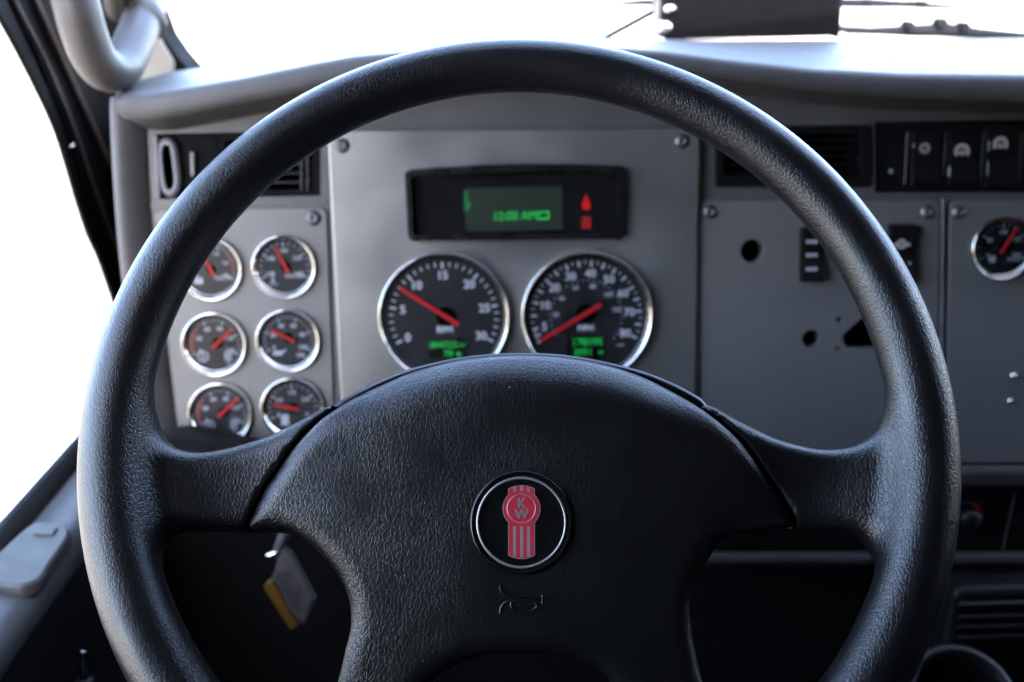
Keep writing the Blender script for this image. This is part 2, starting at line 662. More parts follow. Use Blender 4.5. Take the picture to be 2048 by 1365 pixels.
def surface_nets(f, lo, hi, h):
    ax = [np.arange(lo[i], hi[i] + h, h) for i in range(3)]
    Xg, Yg, Zg = np.meshgrid(*ax, indexing='ij')
    D = f(Xg, Yg, Zg)
    S = D < 0
    n = [a - 1 for a in D.shape]
    sl_ = lambda i, j, k: (slice(i, n[0] + i), slice(j, n[1] + j), slice(k, n[2] + k))
    cnt = sum(S[sl_(i, j, k)].astype(np.int8) for i in (0, 1) for j in (0, 1) for k in (0, 1))
    act = (cnt > 0) & (cnt < 8)
    I, J, K = np.nonzero(act)
    pos = np.zeros((len(I), 3))
    num = np.zeros(len(I))
    cor = [(i, j, k) for i in (0, 1) for j in (0, 1) for k in (0, 1)]
    for a in cor:
        for d in range(3):
            if a[d] == 0:
                b = list(a)
                b[d] = 1
                da, db = D[I + a[0], J + a[1], K + a[2]], D[I + b[0], J + b[1], K + b[2]]
                c = (da < 0) != (db < 0)
                t = np.where(c, da / np.where(c, da - db, 1), 0)
                p = np.tile(np.array(a, float), (len(I), 1))
                p[:, d] += t
                pos += p * c[:, None]
                num += c
    pos = pos / num[:, None] + np.stack([I, J, K], 1)
    V = pos * h + np.array(lo)
    idx = -np.ones(act.shape, int)
    idx[I, J, K] = np.arange(len(I))
    F_ = []
    for d in range(3):
        e, g_ = [(1, 2), (2, 0), (0, 1)][d]
        s0 = [slice(1, -1)] * 3
        s1 = [slice(1, -1)] * 3
        s0[d], s1[d] = slice(0, -1), slice(1, None)
        A, B = S[tuple(s0)], S[tuple(s1)]
        cr = np.argwhere(A != B)
        if not len(cr):
            continue
        fl = A[tuple(cr.T)]
        o = np.ones(3, int)
        o[d] = 0
        c0 = cr + o
        de = np.zeros(3, int); de[e] = 1
        dg = np.zeros(3, int); dg[g_] = 1
        q = [idx[tuple((c0 - de - dg).T)], idx[tuple((c0 - dg).T)], idx[tuple(c0.T)], idx[tuple((c0 - de).T)]]
        Q = np.stack(q, 1)
        Q[~fl] = Q[~fl][:, ::-1]
        F_.append(Q[(Q >= 0).all(1)])
    Q = np.concatenate(F_)
    e = h * 0.25
    for _ in range(3):                        # settle the vertices on the surface
        x, y, z = V.T
        v0 = f(x, y, z)
        G = np.stack([f(x + e, y, z) - f(x - e, y, z), f(x, y + e, z) - f(x, y - e, z), f(x, y, z + e) - f(x, y, z - e)], 1) / (2 * e)
        gl = (G ** 2).sum(1)
        V = V - np.clip((v0 / np.maximum(gl, 0.2))[:, None] * G, -h, h)
    return V, Q


def netmesh(name, V, Q, m, parent):
    me = bpy.data.meshes.new(name)
    me.from_pydata(V.tolist(), [], Q.tolist())
    me.polygons.foreach_set('use_smooth', [True] * len(Q))
    me.materials.append(M[m])
    o = bpy.data.objects.new(name, me)
    COL.objects.link(o)
    o.parent = parent
    return o


wheel = thing('steering_wheel', 'large black vinyl steering wheel with red and silver hub badge', 'steering wheel', MW)
YB = wl(1043, 1045, 0.0).y                 # badge height on the wheel


def ss(a, b, x):
    t = np.clip((x - a) / (b - a), 0, 1)
    return t * t * (3 - 2 * t)


def z0(x, y):
    return 0.0 + 0.13 * (y - YB) - 0.38 * x * x - 0.5 * np.maximum(YB - y, 0) ** 2


# outlines, taken as seen and laid on the wheel
padpx = [(493, 1055), (499, 1031), (528, 976), (557, 938), (587, 897), (616, 867), (645, 841), (683, 815), (733, 786), (806, 752), (880, 730), (953, 717), (1040, 712),
         (1128, 716), (1216, 732), (1289, 756), (1340, 783), (1392, 815), (1436, 847), (1480, 885), (1523, 938), (1559, 988), (1582, 1023), (1592, 1052),
         (1530, 1057), (1474, 1064), (1440, 1088), (1412, 1135), (1392, 1176), (1386, 1214), (1392, 1270), (1409, 1340), (1440, 1440), (1490, 1560),
         (1330, 1620), (1290, 1500), (1250, 1400), (1210, 1346), (1172, 1324), (1113, 1312), (1040, 1309), (967, 1313), (909, 1334), (862, 1363), (810, 1430), (770, 1540), (750, 1620),
         (590, 1560), (640, 1440), (666, 1365), (683, 1302), (695, 1258), (695, 1208), (680, 1164), (651, 1123), (616, 1088), (578, 1066), (537, 1058)]
pad2 = Poly2(spline(wpoly(padpx, -0.010), 3, True))


def pad_front(x, y, d=None):
    d = pad2(x, y) if d is None else d
    up = ss(-0.03, 0.05, y) * (1 - ss(0.075, 0.125, np.abs(x)))
    wd = 0.013 + 0.026 * up
    dep = 0.005 + 0.012 * up
    e = np.clip((wd + d) / wd, 0, 1.4)
    return z0(x, y) - dep * e ** 2.2


def f_pad(x, y, z):
    d = pad2(x, y)
    zf = pad_front(x, y, d)
    return smax(smax(d, z - zf, 0.005), (zf - 0.03) - z, 0.003)


V, Q = surface_nets(f_pad, (-0.175, -0.21, -0.095), (0.175, 0.075, 0.012), 0.0019)
pad = netmesh('hub_pad', V, Q, 'pad', wheel)

lw = [(715, 890), (690, 828), (666, 806), (604, 832), (537, 863), (490, 878), (431, 894), (384, 900), (345, 893), (318, 868), (303, 825), (285, 790), (262, 800), (250, 900), (254, 1040), (275, 1130), (300, 1135), (318, 1092), (345, 1063), (400, 1058), (500, 1058), (600, 1040), (720, 940)]
rw = [(1368, 890), (1393, 828), (1417, 806), (1479, 835), (1553, 867), (1610, 884), (1660, 893), (1710, 889), (1750, 868), (1776, 825), (1795, 790), (1818, 800), (1832, 900), (1828, 1040), (1806, 1130), (1780, 1135), (1755, 1105), (1727, 1070), (1680, 1057), (1583, 1055), (1480, 1040), (1360, 940)]
ll = [(640, 1440), (600, 1550), (560, 1680), (790, 1740), (780, 1640), (800, 1500), (720, 1420)]
rl = [(2083 - u, v) for u, v in ll]
wing2 = [Poly2(spline(wpoly(p, -0.006), 3, True)) for p in (lw, rw, ll, rl)]


def f_rim(x, y, z):
    rho = np.sqrt(x * x + y * y)
    rr = 0.0182 * (1 - 0.10 * y / np.maximum(rho, 1e-6))
    dt = np.sqrt((rho - 0.2312) ** 2 + z * z) - rr
    d2 = wing2[0](x, y)
    for p in wing2[1:]:
        d2 = np.minimum(d2, p(x, y))
    t = ss(0.145, 0.235, rho)
    zm = (z0(x, y) - 0.0195) * (1 - t) + (-0.010) * t
    th = 0.0135
    r0 = 0.011
    q1, q2 = d2 + r0, np.abs(z - zm) - (th - r0)
    dw = np.minimum(np.maximum(q1, q2), 0) + np.sqrt(np.maximum(q1, 0) ** 2 + np.maximum(q2, 0) ** 2) - r0
    dw = np.maximum(dw, -np.maximum(pad2(x, y) - 0.0018, (zm - 0.001) - z))   # open seam round the pad
    return smin(dt, dw, 0.012)


V, Q = surface_nets(f_rim, (-0.258, -0.258, -0.085), (0.258, 0.258, 0.03), 0.0023)
netmesh('rim', V, Q, 'rim', wheel)

# back cover whose glossy edge shows above the pad
bc = [(640, 850), (674, 806), (733, 773), (806, 742), (880, 722), (953, 710), (1040, 705), (1128, 709), (1216, 724), (1289, 743), (1345, 765), (1385, 786), (1412, 806), (1440, 860), (1400, 1000), (1300, 1230), (780, 1230), (680, 1000)]
bp_ = spline(wpoly(bc, -0.034), 4, True)
mb = MB()
mb.prism(bp_, -0.062, -0.032, 0.003, True)
mb.build('back_cover', 'shell', wheel)

# badge
bz = float(z0(np.array(0.0), np.array(YB))) + 0.0004
bc_ = wl(1043, 1045, bz)
RB = 0.0280
K = RB / 362.0                                # badge drawing units
badge = MB()
badge.lathe([(RB * 1.03, -0.004), (RB * 1.03, 0.0004), (RB * 0.995, 0.0014), (RB * 0.965, 0.0013), (RB * 0.93, 0.0006), (RB * 0.6, 0.0009), (RB * 0.3, 0.0011), (0.00001, 0.00115)], 72)
bo = badge.build('badge', 'badgeblack', wheel, 'round black badge with silver ring and red emblem')
bo.matrix_local = Matrix.Translation((bc_.x, bc_.y, bz)) @ Matrix.Rotation(R(7.4), 4, 'X')
ring = MB()
ring.lathe([(326 * K, 0.0006), (325 * K, 0.00115), (309 * K, 0.00125), (308 * K, 0.0006)], 96)
ring.build('badge_ring', 'emblemsilver', bo)


def barrel(y0_, y1_, w0, bulge, n=6):
    return y0_, y1_, w0, bulge


def emb(off, closed=True):
    """outline of the emblem, widened by off (drawing units; y down from badge centre)"""
    pts = []
    hw = 94 + off
    # top cap, shoulder, ring, stem
    pts += [(-hw, -240 - off * .6)]
    for k in range(1, 10):
        t = -1 + 2 * k / 10
        pts.append((hw * t, -240 - off * .6 - 24 * (1 - t * t)))
    pts += [(hw, -240 - off * .6)]
    Rr = 135 + off
    cy = -98
    a0 = math.asin(min(1, hw / Rr))
    for k in range(21):
        a = math.pi / 2 - a0 - (math.pi - 2 * a0) * k / 20
        pts.append((Rr * math.cos(a), cy - Rr * math.sin(a)))
    pts += [(hw, 232 + off * .6)]
    for k in range(1, 10):
        t = 1 - 2 * k / 10
        pts.append((hw * t, 232 + off * .6 + 26 * (1 - t * t)))
    pts += [(-hw, 232 + off * .6)]
    for k in range(21):
        a = -math.pi / 2 + a0 + math.pi + math.pi - 0
        a = (math.pi * 1.5 - a0) - (math.pi - 2 * a0) * k / 20
        pts.append((Rr * math.cos(a), cy - Rr * math.sin(a)))
    return [(x * K, -y * K) for x, y in pts]


e = MB()
e.prism(emb(3), 0.0005, 0.00132)
e.build('emblem_border', 'emblemsilver', bo)
e = MB()
e.prism(emb(-4), 0.0005, 0.00138)
e.build('emblem_field', 'emblemred', bo)
e = MB()
e.lathe([(106 * K, 0.0012), (105.5 * K, 0.00146), (99 * K, 0.00146), (98 * K, 0.0012)], 48, (0, 98 * K))
e.build('emblem_ring', 'emblemsilver', bo)
for x in (-50, 1, 50):
    e = MB()
    e.prism([((x - 11) * K, -28 * K), ((x + 11) * K, -28 * K), ((x + 11) * K, (-248 + abs(x) * .12) * K), ((x - 11) * K, (-248 + abs(x) * .12) * K)], 0.0012, 0.00144)
    e.build('emblem_stripe', 'emblemsilver', bo)
    e = MB()
    e.prism([((x - 10) * K, 258 * K if abs(x) < 5 else 252 * K), ((x + 10) * K, 258 * K if abs(x) < 5 else 252 * K), ((x + 10) * K, (222 if abs(x) < 5 else 216) * K), ((x - 10) * K, (222 if abs(x) < 5 else 216) * K)], 0.0012, 0.00144)
    e.build('emblem_stripe', 'emblemsilver', bo)
for s, yy, sx in (('K', 137, 1.0), ('W', 60, 0.95)):
    e = MB()
    put_text(e, s, 0, yy * K, 0.00146, 96 * K, bold=4.5 * K, sx=sx)
    e.build('letter', 'emblemsilver', bo)

# horn symbol raised on the pad
def padp(u, v):
    p = wl(u, v, -0.02)
    for _ in range(3):
        zf = float(pad_front(np.array(p.x), np.array(p.y)))
        p = wl(u, v, zf)
    return Vector((p.x, p.y, zf))


def hp(cx, cy):
    return (880 + cx / 3.59, 900 + cy / 3.59)


hs = MB()
for path in ([(432, 975), (440, 1010), (470, 1045), (560, 1055), (735, 1060)],
             [(432, 1172), (440, 1130), (470, 1098), (520, 1086), (735, 1080)],
             [(735, 1040), (737, 1070), (735, 1100)],
             [(520, 1086), (510, 1115), (535, 1150), (600, 1166), (660, 1156), (695, 1125), (685, 1092)]):
    sp = spline([hp(*q) for q in path], 6)
    hs.tube([padp(*q) + Vector((0, 0, 0.0001)) for q in sp], 0.00075, 8)
hs.build('horn_symbol', 'pad', pad)

# steering column behind the hub
colm = thing('steering_column', 'dark steering column shroud running from wheel hub into dash', 'steering column', MW)
s1 = MB()
s1.prism(rnd([(-0.075, -0.075), (0.075, -0.075), (0.075, 0.05), (-0.075, 0.05)], 0.03), -0.30, -0.072, 0.006)
s1.build('shroud', 'blackmatte', colm)
s1 = MB()
s1.lathe([(0.02, -0.09), (0.02, -0.069), (0.0, -0.069)], 24)
s1.build('shaft', 'steel', colm)

# ------------------------------------------------------------------ dashboard
dash = thing('dashboard', 'grey truck dashboard with padded brow and satin silver instrument panels', 'dashboard', MD)

LV = [(313, 268), (641, 262), (641, 392), (318, 399)]          # left vent opening
RV = [(1430, 254), (1741, 250), (1741, 375), (1430, 375)]      # right vent opening
SP = [(1750, 244), (2140, 238), (2140, 386), (1750, 386)]      # switch bank
fas = MB()
fas.plate(dpoly([(284, 225), (420, 205), (700, 150), (1000, 125), (1300, 130), (1800, 190), (2500, 200), (2500, 960), (330, 960)]), [dpoly(LV), dpoly(RV), dpoly(SP), dpoly([(1430, 440), (1858, 440), (1856, 890), (1430, 890)])], 0, 0.05, 0.07)
fas.build('fascia', 'fascia', dash)
# dark back behind the openings
fb = MB()
fb.box((-0.335, 0.02, -0.072), (0.62, 0.16, -0.068))
fb.build('duct_back', 'hole', dash)

# end column on the door side
colpts = [dl(262, 205, 0), dl(262, 250, 0.004), dl(270, 400, 0.004), dl(282, 540, 0.004), dl(304, 700, 0.004), dl(322, 840, 0.004), dl(340, 960, 0.004)]
cp = MB()
cp.tube([Vector(q) for q in spline([tuple(q) for q in colpts], 5)], 0.0083, 20, flat=2.2)
cp.build('end_column', 'dashpad', dash)
cs = MB()
side = [dl(255, 215), dl(275, 540), dl(325, 960)]
v = []
for q in side:
    v += [(q.x - 0.004, q.y, 0.0), (q.x - 0.004, q.y, -0.30)]
cs.add(v, [(0, 1, 3, 2), (2, 3, 5, 4)])
cs.build('end_panel', 'blackmatte', dash)

# padded brow: a lip above the instruments and the shelf behind it up to the glass
lipU = [232, 240, 255, 300, 400, 500, 600, 700, 850, 1000, 1148, 1324, 1456, 1631, 1807, 2048, 2300, 2600]
lipT = [200, 190, 187, 185, 169, 151, 130, 111, 97, 91, 89, 99, 116, 135, 144, 147, 148, 148]
lipB = [226, 236, 241, 243, 225, 205, 187, 166, 146, 138, 136, 143, 160, 184, 198, 206, 208, 208]
backU = [232, 345, 400, 500, 700, 850, 1000, 1200, 1500, 2048, 2600]
backV = [172, 143, 137, 128, 107, 92, 84, 81, 80, 78, 78]
backY = [1.02, 1.08, 1.10, 1.14, 1.2, 1.24, 1.26, 1.28, 1.3, 1.3, 1.3]
rows = []
HL = 0.05
for k in range(91):
    u = 232 + (2600 - 232) * (k / 90) ** 1.25
    vt, vb_ = np.interp(u, lipU, lipT), np.interp(u, lipU, lipB)
    a = dl(u, vt, HL)
    bq = dl(u, vb_, HL)
    tc_, ha = (a.y + bq.y) / 2, (a.y - bq.y) / 2
    x = a.x
    prof = [(x, bq.y - 0.012, -0.03), (x, bq.y - 0.004, 0.012), (x, bq.y + 0.0005, HL - 0.014)]
    for q in range(13):
        ph = -math.pi / 2 + math.pi * q / 12
        sn = math.copysign(abs(math.sin(ph)) ** 0.75, math.sin(ph))
        prof.append((x, tc_ + ha * sn, HL - 0.010 + 0.012 * math.cos(ph) ** 0.6))
    by = np.interp(u, backU, backY)
    d = ray(u, np.interp(u, backU, backV))
    bk = MDI @ (CAM + d * (by / d.y))
    last = Vector(prof[-1])
    for q in range(1, 9):
        t = q / 8
        c = last.lerp(bk, t)
        c.y += 0.004 * math.sin(math.pi * t)
        prof.append(tuple(c))
    dn = MDI.to_3x3() @ Vector((0, 0.02, -0.05))
    prof.append(tuple(bk + dn))
    rows.append(prof)
n = len(rows[0])
lp = MB()
lp.add([c for r in rows for c in r], [(i * n + j, i * n + j + 1, (i + 1) * n + j + 1, (i + 1) * n + j) for i in range(len(rows) - 1) for j in range(n - 1)], True)
lp.add(rows[0], [tuple(range(n))[::-1]])
lp.build('dash_pad', 'dashpad', dash)

# instrument panels
def panel(name, px, r, z1, m='panel', holes=()):
    o = MB()
    poly = rnd(dpoly(px), r)
    if holes:
        o.plate(poly, holes, z1, z1 + 0.002, z1 + 0.02)
    else:
        o.prism(poly, -0.002, z1, 0.0012)
    return o.build(name, m, dash)


def screw(parent, u, v, z, rpx=12):
    c = dl(u, v)
    r = rpx * 0.00044
    o = MB()
    o.lathe([(r * 1.25, z - 0.001), (r * 1.25, z + 0.0003), (r * 1.05, z + 0.0005), (r, z + 0.0016), (r * 0.6, z + 0.0024), (r * 0.35, z + 0.0024), (r * 0.3, z + 0.001), (0.00001, z + 0.001)], 20, (c.x, c.y))
    return o.build('screw', 'steel', parent)


cpan = panel('instrument_panel', [(658, 262), (1397, 258), (1386, 870), (687, 870)], 0.006, 0.007)
for u, v in ((687, 292), (1362, 283)):
    screw(cpan, u, v, 0.007)
gpan = panel('gauge_panel', [(310, 421), (655, 415), (672, 900), (362, 900)], 0.008, 0.003, 'panel2')
screw(gpan, 628, 436, 0.003, 13)
holes = [circ(dl2(1503, 502), 24 * 0.00045), circ(dl2(1620, 677), 18.5 * 0.00045), circ(dl2(1675.5, 638.5), 5 * 0.00045, 14), circ(dl2(1672, 697), 5 * 0.00045, 14),
         rnd(dpoly([(1680, 672), (1722, 634), (1790, 634), (1812, 699), (1690, 696)]), 0.004)]
span = panel('switch_panel', [(1401, 402), (1877, 402), (1868, 925), (1401, 925)], 0.006, 0.003, 'panel2', holes=holes)
for u, v in ((1419, 424), (1853, 425)):
    screw(span, u, v, 0.003)
hb = MB()
c0, c1 = dl(1420, 890), dl(1860, 440)
hb.box((c0.x, c0.y, -0.018), (c1.x, c1.y, -0.016))
hb.build('panel_back', 'hole', dash)
apan = panel('accessory_panel', [(1898, 402), (2420, 396), (2400, 925), (1888, 925)], 0.006, 0.003, 'panel2')
screw(apan, 1916, 425, 0.003)
for u, v, r in ((2022, 750, 7), (2015, 800, 6)):
    c = dl(u, v)
    o = MB()
    rr = r * 0.00047
    o.lathe([(rr, 0.002), (rr, 0.004), (rr * .8, 0.006), (rr * .4, 0.0068), (0.00001, 0.007)], 16, (c.x, c.y))
    o.build('stud', 'chrome', apan)
# ribs between the panels
for pts, rr in (([(1887, 398), (1880, 925)], 4.0), ([(1399, 262), (1392, 925)], 3.5), ([(664, 400), (680, 900)], 3.5)):
    o = MB()
    o.tube([dl(u, v, 0.002) for u, v in pts], rr * 0.00045, 12)
    o.build('panel_rib', 'fascia', dash)
# groove bar above the panels
o = MB()
q = dpoly([(292, 408), (655, 400), (655, 408), (292, 416)])
o.prism(q, -0.001, 0.0015)
o.build('panel_rib', 'fascia', dash)

# lower dash: ledge, black climate panel, second ledge, dark knee board
def bar(name, pts, h0, h1, m, ch=0.003):
    o = MB()
    o.prism(rnd(dpoly(pts, 0), 0.003, 3), h0, h1, ch)
    return o.build(name, m, dash)


bar('ledge', [(1380, 930), (2500, 928), (2500, 972), (1380, 974)], -0.02, 0.012, M['ledge'], 0.006)
bar('climate_panel', [(1380, 976), (2500, 974), (2500, 1104), (1380, 1104)], -0.02, -0.004, M['black'])
bar('ledge', [(1380, 1106), (2500, 1106), (2500, 1128), (1380, 1128)], -0.02, 0.006, M['ledge'], 0.004)
bar('knee_board', [(250, 962), (1378, 962), (1378, 1700), (250, 1700)], -0.06, -0.03, M['blackmatte'])
bar('knee_board', [(1380, 1130), (2500, 1130), (2500, 1700), (1380, 1700)], -0.06, -0.025, M['blackmatte'])
o = MB()
o.tube([dl(2032, 982, -0.003), dl(2006, 1100, -0.003)], 0.0012, 8)
o.build('panel_seam', 'ledge', dash)
# dark shelf showing behind the left spoke
o = MB()
shelf = [(296, 884), (318, 866), (366, 858), (420, 864), (480, 879), (560, 900), (700, 930), (700, 1010), (300, 1010)]
o.prism([dl2(u, v + 6, 0.05) for u, v in spline(shelf, 4, True)], 0.028, 0.05, 0.006, True)
o.build('column_surround', 'blackmatte', dash)
# slotted floor console and cup holder low on the passenger side
cons = thing('floor_console', 'black floor console with ribbed tray low beside steering wheel', 'console', dash_at(1960, 1300, 0.05))
o = MB()
o.prism(rnd([(-0.045, -0.12), (0.30, -0.12), (0.30, 0.055), (-0.02, 0.055)], 0.012), -0.06, -0.01, 0.006)
o.build('body', 'black', cons)
for k, y in enumerate((0.040, 0.028, 0.018, 0.008)):
    o = MB()
    o.tube([(-0.018, y, -0.008), (0.30, y + 0.002, -0.008)], 0.0028, 10)
    o.build('rib', 'black', cons)
cup = thing('cup_holder', 'black round cup holder at the lower corner under the ribbed tray', 'cup holder', dash_at(1925, 1400, 0.09) @ Matrix.Rotation(R(-42), 4, 'X'))
o = MB()
o.lathe([(0.038, -0.06), (0.040, 0.0), (0.044, 0.003), (0.050, 0.0), (0.052, -0.008), (0.052, -0.06)], 48)
o.build('ring', 'black', cup)
o = MB()
o.lathe([(0.0001, -0.058), (0.030, -0.058), (0.0385, -0.05)], 32)
o.build('well', 'blackmatte', cup)

# climate knob with the red and blue arc
kn = thing('climate_knob', 'round temperature knob with red and blue arc on black panel', 'knob', dash_at(1933, 1033, -0.004))
o = MB()
o.lathe([(0.0095, 0), (0.0092, 0.012), (0.0082, 0.014), (0.00001, 0.0145)], 32)
o.build('knob_cap', 'black', kn)
o = MB()
o.lathe([(0.0145, 0.0004), (0.0125, 0.0004)], 24, a0=R(-62), a1=R(70))
o.build('warm_arc', 'knobred', kn)
o = MB()
o.lathe([(0.0145, 0.0004), (0.0125, 0.0004)], 24, a0=R(75), a1=R(215))
o.build('cold_arc', 'knobblue', kn)


# ------------------------------------------------------------------ gauges
def gauge(name, label, u, v, rpx, z, needle, build_marks, lens=True, tail=None, nw=0.05, group=None):
    mw = dash_at(u, v, z)
    t = thing(name, label, 'gauge', mw, group)
    a, b = dl(u - rpx, v, z), dl(u + rpx, v, z)
    Rg = (b - a).length / 2
    o = MB()
    hz = min(0.0080, Rg * 0.2)
    wb = 0.0052                               # width of the chrome
    o.lathe([(Rg, -0.001), (Rg, hz * .55), (Rg - wb * .06, hz * .85), (Rg - wb * .18, hz), (Rg - wb * .32, hz * .96), (Rg - wb * .6, hz * .62), (Rg - wb * .85, hz * .3), (Rg - wb, 0.0012)], 96)
    o.build('bezel', 'chrome', t)
    o = MB()
    o.disc(Rg - wb * .98, 0.0014, 64)
    o.build('dial', 'dial', t)
    build_marks(t, Rg)
    # needle given by tip and tail as seen
    (tu, tv), (qu, qv) = needle
    i = mw.inverted()
    tp, tq = i @ hit(tu, tv, mw @ Vector((0, 0, .0035)), DN), i @ hit(qu, qv, mw @ Vector((0, 0, .0035)), DN)
    d = Vector((tp.x - tq.x, tp.y - tq.y, 0))
    L = d.length
    d.normalize()
    s = Vector((-d.y, d.x, 0))
    w0, w1 = Rg * nw, Rg * nw * 0.72
    poly = [tq + s * w0, tq - s * w0, tp - s * w1, tp + s * w1]
    hubp = tq + d * (L * (0.26 if tail is None else tail))
    o = MB()
    o.lathe([(Rg * 0.15, 0.0014), (Rg * 0.14, 0.0030), (Rg * 0.10, 0.0034), (0.00001, 0.0034)], 28, (hubp.x, hubp.y))
    o.build('needle_hub', 'hole', t)
    o = MB()
    o.prism(rnd([(p.x, p.y) for p in poly], w1 * 0.9, 4), 0.0034, 0.0042, 0.0002)
    o.build('needle', 'needle', t)
    if lens:
        o = MB()
        o.disc(Rg - wb * .72, hz * .46, 64)
        o.build('lens', 'lens', t)
    return t


def tick(mb, r0, r1, a, w, z):
    c, s = math.cos(a), math.sin(a)
    p = [(r0 * c - w * s, r0 * s + w * c, z), (r0 * c + w * s, r0 * s - w * c, z), (r1 * c + w * s, r1 * s - w * c, z), (r1 * c - w * s, r1 * s + w * c, z)]
    mb.add(p, [(0, 1, 2, 3)] if True else [])


def flipfix(mb):
    """all printed faces look at the driver"""
    out = []
    for f in mb.f:
        a, b, c = (mb.v[i] for i in f[:3])
        out.append(f if (b[0] - a[0]) * (c[1] - a[1]) - (b[1] - a[1]) * (c[0] - a[0]) > 0 else tuple(f)[::-1])
    mb.f = out
    return mb


def lcd(t, x0, y0, x1, y1, lines):
    o = MB()
    o.prism([(x0, y0), (x1, y0), (x1, y1), (x0, y1)], 0.0015, 0.0018)
    w_ = o.build('readout', 'lcdblack', t)
    o = MB()
    for s, x, y, size, bold in lines:
        put_text(o, s, x, y, 0.0020, size, bold, 1.05)
    flipfix(o).build('readout_digits', 'green', w_)


def tach_marks(t, Rg):
    k = Rg / 130.5
    o = MB()
    for i in range(31):
        a = R(208 - 236 * i / 30)
        big = i % 5 == 0
        tick(o, (97 if big else 101) * k, 110 * k, a, (2.1 if big else 1.3) * k, 0.0017)
    flipfix(o).build('tick_marks', 'white', t)['kind'] = 'stuff'
    o = MB()
    for n_ in range(0, 31, 5):
        a = R(208 - 236 * n_ / 30)
        put_text(o, str(n_), 83 * k * math.cos(a), 84 * k * math.sin(a), 0.0017, 23 * k, 0.7 * k)
        flipfix(o).build('numeral', 'white', t)
        o = MB()
    put_text(o, 'RPM', 1 * k, -25 * k, 0.0017, 17 * k, 0.7 * k)
    flipfix(o).build('unit_word', 'white', t)
    lcd(t, -37 * k, -84 * k, 44 * k, -46 * k, [('404722', -4 * k, -56 * k, 18 * k, 0), ('mi', 34 * k, -57 * k, 13 * k, 0), ('78', 6 * k, -74 * k, 18 * k, 0), ('%', 27 * k, -76 * k, 12 * k, 0.4 * k)])


SPA = [(208, '0'), (193, '5'), (164, '10'), (137, '20'), (111, '30'), (84, '40'), (58, '50'), (31, '60'), (4, '70'), (-25, '80')]


def speed_marks(t, Rg):
    k = Rg / 130.5
    o = MB()
    for i in range(len(SPA) - 1):
        for j in range(4):
            a = R(SPA[i][0] + (SPA[i + 1][0] - SPA[i][0]) * j / 4)
            big = j % 2 == 0
            tick(o, (99 if big else 105) * k, 111 * k, a, (2.3 if big else 1.2) * k, 0.0017)
    tick(o, 99 * k, 111 * k, R(-25), 2.3 * k, 0.0017)
    for a in range(-40, 215, 9):
        tick(o, 70 * k, 73 * k, R(a), 0.9 * k, 0.0017)
    flipfix(o).build('tick_marks', 'white', t)['kind'] = 'stuff'
    o = MB()
    for a, s in SPA[1:]:
        put_text(o, s, 86 * k * math.cos(R(a)), 86 * k * math.sin(R(a)), 0.0017, 22 * k, 0.7 * k)
        flipfix(o).build('numeral', 'white', t)
        o = MB()
    put_text(o, 'MPH', -2 * k, -24 * k, 0.0017, 16 * k, 0.7 * k)
    flipfix(o).build('unit_word', 'white', t)
    o = MB()
    for i, s in enumerate(('20', '40', '60', '80', '100', '120')):
        a = R(176 - 33 * i)
        put_text(o, s, 61 * k * math.cos(a), 61 * k * math.sin(a), 0.0017, 12 * k, 0.2 * k)
    put_text(o, 'km/h', 68 * k, -60 * k, 0.0017, 7 * k, 0.2 * k)
    flipfix(o).build('inner_scale', 'white', t)['kind'] = 'stuff'
    lcd(t, -40 * k, -84 * k, 41 * k, -40 * k, [('178195', 1 * k, -52 * k, 20 * k, 0), ('2051', -7 * k, -72 * k, 18 * k, 0), ('m', 29 * k, -74 * k, 13 * k, 0)])


gauge('tachometer', 'large chrome ringed tachometer, needle near 8, numerals from 0 to 30', 888, 634, 130.5, 0.007, ((798.5, 576), (918.5, 651)), tach_marks, nw=0.035, tail=0.22)
gauge('speedometer', 'large chrome ringed speedometer with needle at rest, right of the tachometer', 1172.5, 632, 130.5, 0.007, ((1080, 683), (1203, 609)), speed_marks, nw=0.035, tail=0.25)


def small_marks(labels, word, word_at, icon, zone=None, a0=205, a1=-25, col='dimwhite', wsize=12):
    def f(t, Rg):
        k = Rg / 64.0 * 0.93
        o = MB()
        n_ = (len(labels) - 1) * 4
        for i in range(n_ + 1):
            a = R(a0 + (a1 - a0) * i / n_)
            big = i % 4 == 0
            tick(o, (44 if big else 48) * k, 53 * k, a, (1.5 if big else 0.9) * k, 0.0017)
        flipfix(o).build('tick_marks', col, t)['kind'] = 'stuff'
        o = MB()
        for i, s in enumerate(labels):
            a = R(a0 + (a1 - a0) * i / (len(labels) - 1))
            put_text(o, s, 34 * k * math.cos(a), 35 * k * math.sin(a), 0.0017, 13 * k, 0.4 * k)
        for j, s in enumerate(word):
            put_text(o, s, word_at[0] * k, (word_at[1] - j * 10) * k, 0.0017, wsize * k, 0.4 * k)
        flipfix(o).build('numerals', col, t)['kind'] = 'stuff'
        o = MB()
        icon(o, k)
        if o.v:
            flipfix(o).build('symbol', col, t)
        if zone:
            o = MB()
            z0_, z1_ = zone
            o.lathe([(52 * k, 0.00175), (45 * k, 0.00175)], 20, a0=R(z0_), a1=R(z1_))
            flipfix(o).build('warning_zone', 'redzone', t)
    return f


def rect(o, x0, y0, x1, y1, z=0.0018):
    o.add([(x0, y0, z), (x1, y0, z), (x1, y1, z), (x0, y1, z)], [(0, 1, 2, 3)])


def ic_battery(o, k):
    rect(o, -36 * k, -32 * k, -18 * k, -20 * k)
    rect(o, -34 * k, -20 * k, -30 * k, -17 * k)
    rect(o, -24 * k, -20 * k, -20 * k, -17 * k)


def ic_thermo(o, k):
    rect(o, -27 * k, -28 * k, -24 * k, -8 * k)
    o.disc(4 * k, 0.0018, 14, (-25.5 * k, -30 * k))
    rect(o, -36 * k, -38 * k, -15 * k, -36 * k)


